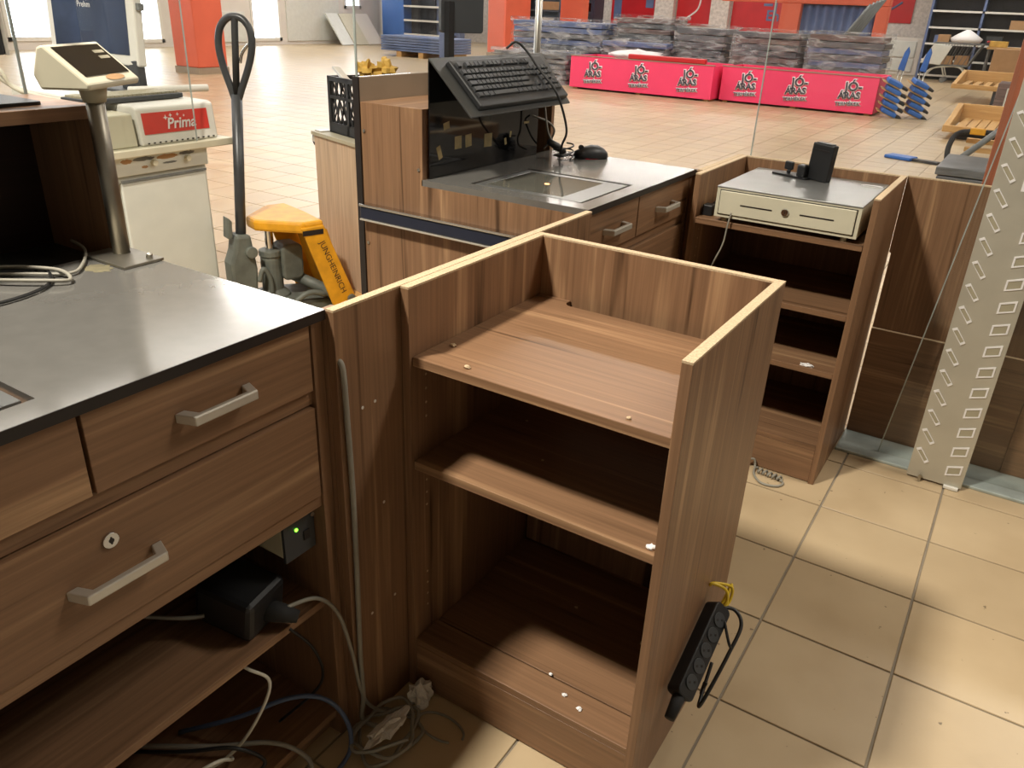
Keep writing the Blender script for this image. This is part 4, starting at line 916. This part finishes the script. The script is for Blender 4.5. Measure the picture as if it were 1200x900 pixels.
def stack(label, x0, x1, y0, y1, z0, z1, n, mats, seed, base=True):
    rnd = random.Random(seed); off = ((x0+x1)/2, (y0+y1)/2, z0)
    t = thing('wrapped_stack', label, 'stack', off, 0, 'plastic-wrapped stacks behind the pink bins')
    h = (z1-z0)/n
    for k in range(n):
        j = [rnd.uniform(-.03, .03) for _ in range(4)]
        MB(off).box(x0+j[0], x1+j[1], y0+j[2], y1+j[3], z0+h*k, z0+h*(k+.86)).build('slab', rnd.choice(mats), t, .01)
    # film shell, wrinkled
    m = MB(off); NX, NZ = 14, 8; W = .05
    ring = [(x0-W+(x1-x0+2*W)*i/NX, y0-W) for i in range(NX)]+[(x1+W, y0-W+(y1-y0+2*W)*i/8) for i in range(8)]+[(x1+W-(x1-x0+2*W)*i/NX, y1+W) for i in range(NX)]+[(x0-W, y1+W-(y1-y0+2*W)*i/8) for i in range(8)]
    L_ = len(ring); cx, cy = off[0], off[1]
    for k in range(NZ+1):
        for (x, y) in ring:
            q = mnoise.noise(Vector((x*2.2, y*2.2, k*.9+seed)))*.05
            d_ = Vector((x-cx, y-cy, 0)).normalized()
            m.v.append(Vector((x, y, z0+(z1-z0+.05)*k/NZ))+d_*q)
    for k in range(NZ):
        for i in range(L_): m.f.append((k*L_+i, k*L_+(i+1) % L_, (k+1)*L_+(i+1) % L_, (k+1)*L_+i))
    m.f.append(tuple(NZ*L_+i for i in range(L_)))
    m.build('plastic_film', 'film', t, smooth=True, label='clear shrink film')
    if base and z0 > .05:
        MB(off).box(x0, x1, y0, y1, z0-.14, z0-.03).build('pallet_base', 'pine_x', t)
    return t
S = [
    ('low wrapped grey stack left of the left pink bin', -10.4, -8.6, 15.5, 16.3, 0, .60, 6, ['slab_grey']),
    ('broad wrapped grey stack behind the left end of the left pink bin', -10.6, -8.4, 16.6, 17.6, 0, 1.20, 10, ['slab_grey', 'blue_grey']),
    ('wrapped grey stack lying inside the left pink bin, lower than the rest', -8.15, -6.75, 16.25, 16.55, .0, .90, 8, ['slab_grey', 'blue_grey']),
    ('tallest wrapped stack of dark slabs, behind the white bag', -8.2, -6.95, 16.9, 17.8, 0, 1.34, 13, ['slab_grey', 'blue_grey', 'slab_brown']),
    ('wrapped stack under crumpled film, above the red bar', -6.75, -5.75, 16.75, 17.55, 0, 1.22, 9, ['slab_grey']),
    ('wrapped stack with brown slabs behind the right pink bin', -5.5, -4.25, 16.7, 17.5, 0, 1.20, 11, ['slab_brown', 'slab_grey']),
    ('wide wrapped brownish stack behind the right end of the right pink bin', -4.05, -2.75, 16.7, 17.5, 0, 1.22, 11, ['slab_brown', 'slab_grey', 'blue_grey']),
]
for k, s in enumerate(S): stack(*s[:9], seed=k+3)
# bundle of pipes leaning over the right stacks
for k in range(5):
    o = MB((-3.8, 18, 1.3)).tube([(-4.45+.06*k, 17.75+.05*k, .0), (-3.35+.05*k, 17.95+.05*k, 1.75+.03*k)], .035, 8).build('pipe', 'grey_paint_metal', None, smooth=True)
    tag(o, ('first', 'second', 'third', 'fourth', 'last')[k]+' leaning grey pipe from the left, behind the brownish wrapped stack', 'pipe', 'leaning pipes')
# goods with blue handles at the right end of the bin
n_ = 0
for i in range(5):
    for j in range(2):
        x, y, z = -2.24+.36*j, 15.35+.25*j, .10+.115*i
        t = thing('blue_handle_tool', ('lowest', 'second lowest', 'middle', 'second highest', 'topmost')[i]+' blue-handled tool in the '+('left', 'right')[j]+' pile at the end of the pink bin', 'tool', (x, y, z-.05), 0, 'pile of blue-handled tools')
        off = (x, y, z-.05); TM = Matrix.Translation((x, y, z)) @ Matrix.Rotation(R(24), 4, 'Y') @ Matrix.Rotation(R(20+8*j), 4, 'Z')
        m = MB(off); m.box(-.13, .13, -.11, .11, -.035, .035, TM); m.build('handle', 'blue', t, .015)
        m = MB(off); m.box(-.19, .10, -.10, .10, -.050, -.038, TM); m.build('blade', 'pine_x', t)
        m = MB(off); m.box(.14, .24, -.09, .09, -.03, .01, TM); m.build('head', 'rubber', t, .01)
for k, x in enumerate((-2.33, -1.98)):
    t = thing('blue_handle_spade', ('blue-gripped spade standing upright, left of the pair', 'blue-gripped spade standing upright, right of the pair')[k], 'spade', (x, 16.3, 0), 0, 'upright blue spades')
    off = (x, 16.3, 0)
    MB(off).prism([(x-.05, .72), (x+.06, .70), (x+.085, 1.02), (x+.05, 1.10), (x, 1.0)], 'y', 16.28, 16.32).build('grip', 'blue', t, .01)
    for d_ in (-.03, .04): MB(off).tube([(x+d_, 16.3, .0), (x+d_, 16.3, .72)], .012, 8).build('shaft', 'steel', t, smooth=True)

# shopping cart
off = (-2.75, 26.2, 0)
t = thing('shopping_cart', 'shopping cart with a white side board before the dark shelving', 'shopping cart', off)
def wire(m, a, b, r=.018): m.tube([a, b], r, 6)
m = MB(off)
A = [(-3.05, 25.9), (-2.10, 25.9), (-2.10, 26.5), (-3.05, 26.5)]; Bt = [(-3.0, 25.85), (-1.85, 25.85), (-1.85, 26.55), (-3.0, 26.55)]
for k in range(4):
    q = (k+1) % 4
    wire(m, (*A[k], .45), (*A[q], .45)); wire(m, (*Bt[k], 1.0), (*Bt[q], 1.0)); wire(m, (*A[k], .45), (*Bt[k], 1.0))
    for s in range(1, 8):
        f_ = s/8; wire(m, (A[k][0]+(A[q][0]-A[k][0])*f_, A[k][1]+(A[q][1]-A[k][1])*f_, .45), (Bt[k][0]+(Bt[q][0]-Bt[k][0])*f_, Bt[k][1]+(Bt[q][1]-Bt[k][1])*f_, 1.0), .008)
m.build('basket', 'grey_paint_metal', t)
m = MB(off)
for y in (25.95, 26.45):
    m.tube([(-3.1, y, .16), (-2.9, y, .36), (-2.3, y, .42), (-2.05, y, .14)], .022, 8, 5); m.tube([(-2.6, y, .16), (-2.72, y, .45)], .018, 8)
m.build('chassis', 'white_paint', t, smooth=True)
for x in (-2.62, -2.05):
    for y in (25.95, 26.45): MB(off).cyl((x, y-.02, .07), (x, y+.02, .07), .07, 14).build('wheel', 'grey_paint_metal', t)
MB(off).tube([(-1.75, 25.85, 1.08), (-1.75, 26.55, 1.08)], .025, 8).build('push_bar', 'red', t, smooth=True)
MB(off).prism([(-3.25, .48), (-2.75, .45), (-2.55, .93), (-3.0, .98)], 'y', 25.80, 25.84).build('side_board', 'white_paint', t, .01)
for k, (x, y, z, s) in enumerate(((-2.66, 26.2, .58, .12), (-2.28, 26.2, .60, .13), (-2.84, 26.15, 1.115, .11))):
    o = MB((x, y, z-s)).box(x-s*1.3, x+s*1.3, y-s, y+s, z-s, z+s*.8).build('carton', 'cardboard', None, .01); tag(o, ('small carton in the shopping cart, on the left', 'small carton in the shopping cart, on the right', 'carton standing on top of the shopping cart')[k], 'carton')
m = MB((-2.25, 26.2, 1.1)); m.tube([(-2.30, 26.2, 1.02), (-2.30, 26.2, 1.12), (-2.30, 26.2, 1.24), (-2.30, 26.2, 1.34)], [.34, .40, .22, .05], 18); o = m.build('lamp_shade', 'print_white', None, smooth=True); tag(o, 'white conical lamp shade on top of the shopping cart', 'lamp shade')
# dark shelving at the right rear
off = (-.9, 27.3, 0)
t = thing('shelving', 'dark shop shelving against the back wall at the right', 'shelving', off)
MB(off).box(-3.45, 2.5, 27.55, 27.6, 0, 3.2).build('back_panel', 'dark_shelf', t)
for x in (-3.45, -2.15, -.85, .45, 1.75): MB(off).box(x, x+.06, 27.0, 27.55, 0, 3.2).build('upright', 'blue_grey', t)
for z in (.10, .50, .92, 1.34, 1.76, 2.18, 2.6): 
    sh = MB(off).box(-3.39, 2.5, 27.02, 27.54, z, z+.03).build('shelf', 'dark_shelf', t)
    MB(off).box(-3.39, 2.5, 27.0, 27.02, z-.005, z+.045).build('price_rail', 'white_plastic', sh)
for k, (x, z, hgt, c, lab) in enumerate(((-3.2, .53, .25, 'cardboard', 'brown carton at the left end of the second dark shelf'), (-3.2, .95, .22, 'blue_grey', 'blue-grey carton at the left end of the dark shelving, above the brown one'), (-1.9, .95, .26, 'dark_grey', 'black carton behind the lamp shade on the dark shelving'), (-1.42, 1.37, .24, 'cardboard', 'brown carton high on the dark shelving near the wooden post'), (-1.5, .53, .2, 'blue_grey', 'blue-grey carton low on the dark shelving above the table'))):
    o = MB((x, 27.25, z)).box(x, x+.4, 27.1, 27.45, z+.0005, z+hgt).build('carton', c, None, .008); tag(o, lab, 'carton', 'cartons on the dark shelving')
# counter with white front at the right rear wall
t = thing('white_cabinet', 'white low cabinet by the back wall behind the blue tools', 'cabinet', (-4.5, 28.6, 0))
off = (-4.5, 28.6, 0)
MB(off).box(-5.6, -3.6, 28.2, 29.1, 0, 1.05).build('body', 'white_wall', t, .02)
MB(off).box(-5.45, -3.75, 28.17, 28.199, .5, .95).build('door', 'white_paint', t, .02)
MB(off).box(-5.45, -3.75, 28.17, 28.199, .1, .45).build('drawer', 'white_paint', t, .02)
# posters and pilasters on the back wall
for k, (x0, x1, z0, lab) in enumerate(((-14.4, -12.65, .95, 'red poster on the back wall with a pale violet band, leftmost'), (-11.85, -10.6, 1.05, 'narrow red poster with a white curve on the back wall'), (-9.85, -8.15, .95, 'large red poster with violet lettering on the back wall'), (-5.45, -4.2, 1.42, 'small dark red poster on the back wall above the white cabinet'))):
    t = thing('poster', lab, 'poster', ((x0+x1)/2, 29.17, z0), 0, 'red wall posters'); off = tuple(t.location)
    MB(off).box(x0, x1, 29.15, 29.18, z0, 3.2).build('sheet', 'red', t)
    if k == 0:
        MB(off).box(x0+.1, x0+.4, 29.14, 29.149, z0+.2, 3.2).build('band', 'blue_grey', t); MB(off).box(x1-.4, x1-.1, 29.14, 29.149, 1.55, 3.2).build('band', 'blue_grey', t)
    elif k == 1: MB(off).tube([(x0+.35, 29.14, z0+.2), (x0+.75, 29.14, z0+.5), (x0+.85, 29.14, 1.9)], .03, 6, 6).build('curve', 'print_white', t)
    elif k == 2:
        MB(off).box(x0+1.05, x0+1.35, 29.14, 29.149, 1.75, 1.83).box(x0+1.4, x0+1.5, 29.14, 29.149, 1.5, 2.2).build('lettering', 'blue_grey', t)
        lettering(text_mesh('En', .45, .01), 'blue_grey', t, (x0+1.4-off[0], 29.135-off[1], 1.32-off[2]), (R(90), 0, 0))
    else: MB(off).tube([(x0+.2, 29.14, 1.9), (x0+.5, 29.14, 1.75), (x0+.9, 29.14, 2.0)], .03, 6, 6).build('curve', 'blue_grey', t)
for k, (x0, x1) in enumerate(((-12.6, -11.9), (-10.55, -9.9))):
    o = MB(((x0+x1)/2, 29.0, 0)).box(x0, x1, 28.9, 29.19, 0, 4.29).build('pilaster', 'wall_stone', None, .02); tag(o, ('pale stone pilaster between the two left posters', 'pale stone pilaster left of the large red poster')[k], 'pilaster', 'stone pilasters')
o = MB((-15.6, 29.0, 0)).box(-16.3, -15.0, 29.08, 29.19, 0, 3.2).build('door_leaf', 'blue_grey', None, .02); tag(o, 'blue-grey door in the back wall beside the leftmost poster', 'door')
t = thing('portal_frame', 'orange portal frame with a pale blue curtain behind the right stacks', 'frame', (-6.0, 24.0, 0)); off = (-6.0, 24, 0)
MB(off).box(-6.72, -6.2, 23.85, 24.15, 0, 1.80).build('post', 'orange', t, .02); MB(off).box(-4.3, -4.0, 23.85, 24.15, 0, 1.80).build('post', 'orange', t, .02)
MB(off).box(-8.4, -4.0, 23.85, 24.15, 1.801, 2.2).build('beam', 'orange', t, .02)
m = MB(off); N_ = 40
vs = [(-6.18+1.85*i/N_, 24.0+.04*math.sin(i*1.3), z) for z in (.02, 1.80) for i in range(N_+1)]
m.add(vs, [(i, i+1, N_+2+i, N_+1+i) for i in range(N_)]); cu = m.build('curtain', 'blue_grey', t, smooth=True); sm_ = cu.modifiers.new('thick', 'SOLIDIFY'); sm_.thickness = .01
# orange shelving end and dark racks at the centre rear
t = thing('rack', 'dark rack with orange goods behind the centre column', 'rack', (-14.3, 26, 0)); off = (-14.3, 26, 0)
for x in (-16.5, -14.6, -13.4): MB(off).box(x, x+.12, 25.6, 26.3, 0, 3).build('upright', 'navy', t)
for z in (.3, .8, 1.3, 1.75, 2.3): MB(off).box(-16.4, -13.4, 25.6, 26.3, z, z+.05).build('shelf', 'dark_shelf', t)
MB(off).box(-16.4, -13.4, 26.3, 26.33, 0, 3).build('back_panel', 'navy', t)
for k, (x, z, c) in enumerate(((-14.4, 1.36, 'orange'), (-15.4, 1.36, 'cardboard'), (-14.3, .86, 'orange'), (-15.6, .86, 'cable_white'))):
    o = MB((x, 25.9, z)).box(x, x+.75, 25.7, 26.2, z-.005, z+.25).build('carton', c, None, .01); tag(o, ('orange carton on the upper shelf behind the column', 'brown carton on the upper shelf behind the column', 'orange carton on the lower shelf behind the column', 'pale carton on the lower shelf behind the column')[k], 'carton')
o = MB((-13.25, 24.3, 0)).box(-13.75, -12.95, 24.2, 24.6, 0, 2.6).build('orange_panel', 'orange', None, .02); tag(o, 'narrow orange panel right of the grey pole', 'panel')
# blue-grey mesh pallet and blue rack left of centre
t = thing('mesh_stack', 'blue-grey bundle of mesh panels on a pallet left of the black display', 'stack', (-15.5, 19.4, 0)); off = (-15.5, 19.4, 0)
for k in range(6): MB(off).box(-16.65, -14.2, 18.95+.01*(k % 2), 20.0, .15+.068*k, .205+.068*k).build('mesh_layer', 'blue_grey', t, .006)
for x in (-16.1, -15.3, -14.5): MB(off).box(x, x+.18, 18.98, 19.95, 0, .149).build('pallet_block', 'pine_y', t)
t = thing('blue_rack', 'tall blue rack upright with dark shelves, left of the black display', 'rack', (-17.5, 24, 0)); off = (-17.5, 24, 0)
MB(off).box(-20.9, -19.9, 23.9, 24.6, 0, 3.2).build('end_panel', 'blue', t, .01)
MB(off).box(-19.88, -18.8, 24.3, 24.6, 0, 3.2).build('shelf_back', 'dark_shelf', t)
for z in (.35, .8, 1.25, 1.7): 
    sh = MB(off).box(-19.88, -17.9, 23.9, 24.3, z, z+.05).build('shelf', 'dark_shelf', t); MB(off).box(-19.88, -17.9, 23.87, 23.9, z, z+.06).build('price_rail', 'white_plastic', sh)
MB(off).box(-18.75, -17.75, 24.3, 24.6, 0, 3.2).build('shelf_back', 'blue_grey', t)
o = MB((-13.9, 18.5, 0)).box(-14.12, -13.80, 18.4, 18.55, 0, 3.0).build('rack_upright', 'steel_blue_strip', None, .01); tag(o, 'slate blue upright directly left of the black display', 'upright'); o.data.materials.clear(); o.data.materials.append(MATS['blue_grey'])
# pale boards leaning on the left wall
for k, (y, w_, c) in enumerate(((21.45, .55, 'white_paint'), (22.05, .7, 'cream'), (22.75, .75, 'white_wall'))):
    m = MB((-20.8, y, 0)); m.box(-.03, .03, 0, w_, 0, 1.2, Matrix.Translation((-20.55, y, .0)) @ Matrix.Rotation(R(-38), 4, 'Y')); 
    for p in m.v: p.z = max(p.z, .002)
    o = m.build('leaning_board', c); tag(o, ('first pale board leaning on the window wall, nearest the bright door', 'middle cream board leaning on the window wall', 'third pale board leaning on the window wall, beside the blue rack')[k], 'board', 'boards leaning on the window wall')
# slatted wooden frames, grey panel, blue tool and cartons at the right
def slat_frame(label, x0, x1, y0, y1, z):
    off = ((x0+x1)/2, (y0+y1)/2, z); t = thing('slatted_frame', label, 'frame', off, 0, 'slatted wooden frames')
    MB(off).box(x0, x1, y0, y0+.09, z, z+.09).build('rail', 'pine_x', t, .01); MB(off).box(x0, x1, y1-.09, y1, z, z+.28).build('rail', 'pine_x', t, .01)
    MB(off).prism([(y0+.09, z), (y1-.09, z), (y1-.09, z+.28), (y0+.09, z+.09)], 'x', x0, x0+.08).build('end_rail', 'pine_y', t, .01)
    n = 7
    for k in range(n):
        xs = x0+.15+(x1-x0-.2)*k/n; MB(off).box(xs, xs+.11, y0+.09, y1-.09, z+.03, z+.07).build('slat', 'pine_y', t)
    return t
slat_frame('upper slatted wooden frame lying on the far cartons at the right', -1.78, -.2, 19.6, 21.6, .28)
slat_frame('lower slatted wooden frame, nearer, before the wooden post', -1.17, -.1, 13.2, 14.8, .10)
o = MB((-.8, 20.5, 0)).box(-1.0, -.1, 19.7, 21.3, 0, .275).build('carton', 'dark_shelf', None, .01); tag(o, 'dark carton under the upper slatted frame', 'carton')
o = MB((-.6, 14, 0)).box(-1.0, -.2, 13.4, 14.6, 0, .095).build('carton', 'dark_grey', None, .01); tag(o, 'flat dark carton under the lower slatted frame', 'carton')
o = MB((-.5, 16.6, 0)).box(-.78, -.2, 16.3, 17.0, 0, .62).build('carton', 'slab_brown', None, .01); tag(o, 'brown carton with a white wire basket between the slatted frames', 'carton')
m = MB((-.5, 16.2, .2))
for k in range(5): m.tube([(-.62+.1*k, 16.27, .18), (-.62+.1*k, 16.27, .55)], .012, 6)
for z in (.2, .36, .54): m.tube([(-.62, 16.27, z), (-.2, 16.27, z)], .012, 6)
o = m.build('wire_basket', 'white_paint'); tag(o, 'white wire basket against the brown carton', 'basket')
t = thing('grey_panel_stack', 'low stack of grey panels behind the wall boards at the right', 'stack', (-.4, 9.2, 0)); off = (-.4, 9.2, 0)
for k in range(3): MB(off).box(-.74+.02*(k % 2), .3, 8.75, 9.75, .01+.085*k, .085+.085*k).build('panel', 'slab_grey', t, .008)
t = thing('hand_cart', 'dark folded hand cart frame with yellow tag behind the grey panels', 'hand cart', (-.6, 10.9, 0)); off = (-.6, 10.9, 0)
MB(off).tube([(-.80, 10.6, .03), (-.84, 10.8, .20), (-.78, 11.0, .34), (-.5, 11.1, .36), (-.2, 11.1, .36)], .03, 8, 5).build('frame_tube', 'rubber', t, smooth=True)
MB(off).tube([(-.75, 10.2, .05), (-.25, 11.2, .55)], .035, 8).build('arm', 'grey_paint_metal', t, smooth=True)
MB(off).box(-.68, -.52, 11.02, 11.14, .33, .40).build('tag', 'yellow', t, .01)
for z in (.12, .22): MB(off).box(-.7, .2, 11.15, 11.25, z, z+.05).build('plank', 'pine_x', t)
t = thing('blue_tool', 'blue-handled tool lying flat on the floor at the right', 'tool', (-1.2, 10.6, 0)); off = (-1.2, 10.6, 0)
m = MB(off); m.box(-.26, .06, -.10, .10, .002, .04, Matrix.Translation((-1.22, 10.75, 0)) @ Matrix.Rotation(R(-18), 4, 'Z')); m.build('handle', 'blue', t, .01)
m = MB(off); m.box(.05, .36, -.05, .05, .002, .03, Matrix.Translation((-1.22, 10.75, 0)) @ Matrix.Rotation(R(-18), 4, 'Z')); m.build('shaft', 'dark_grey', t)
# cartons and a film-covered shelf by the dark shelving
o = MB((-.8, 25.2, 0)).box(-1.5, -.4, 24.9, 25.7, 0, .95).build('carton', 'cardboard', None, .015); tag(o, 'large brown carton before the dark shelving', 'carton')
t = thing('shelf_table', 'wooden table with cartons and film before the dark shelving', 'table', (-1.2, 26.3, 0)); off = (-1.2, 26.3, 0)
MB(off).box(-1.75, .6, 26.0, 26.7, .90, .96).build('top', 'pine_x', t)
for x in (-1.7, .5):
    for y in (26.05, 26.65): MB(off).tube([(x, y, 0), (x, y, .9)], .025, 6).build('leg', 'grey_paint_metal', t)
o = MB((-1.5, 26.3, .96)).box(-1.72, -1.3, 26.1, 26.5, .9605, 1.10).build('carton', 'yellow_paper', None, .01); tag(o, 'small yellow carton on the wooden table', 'carton')
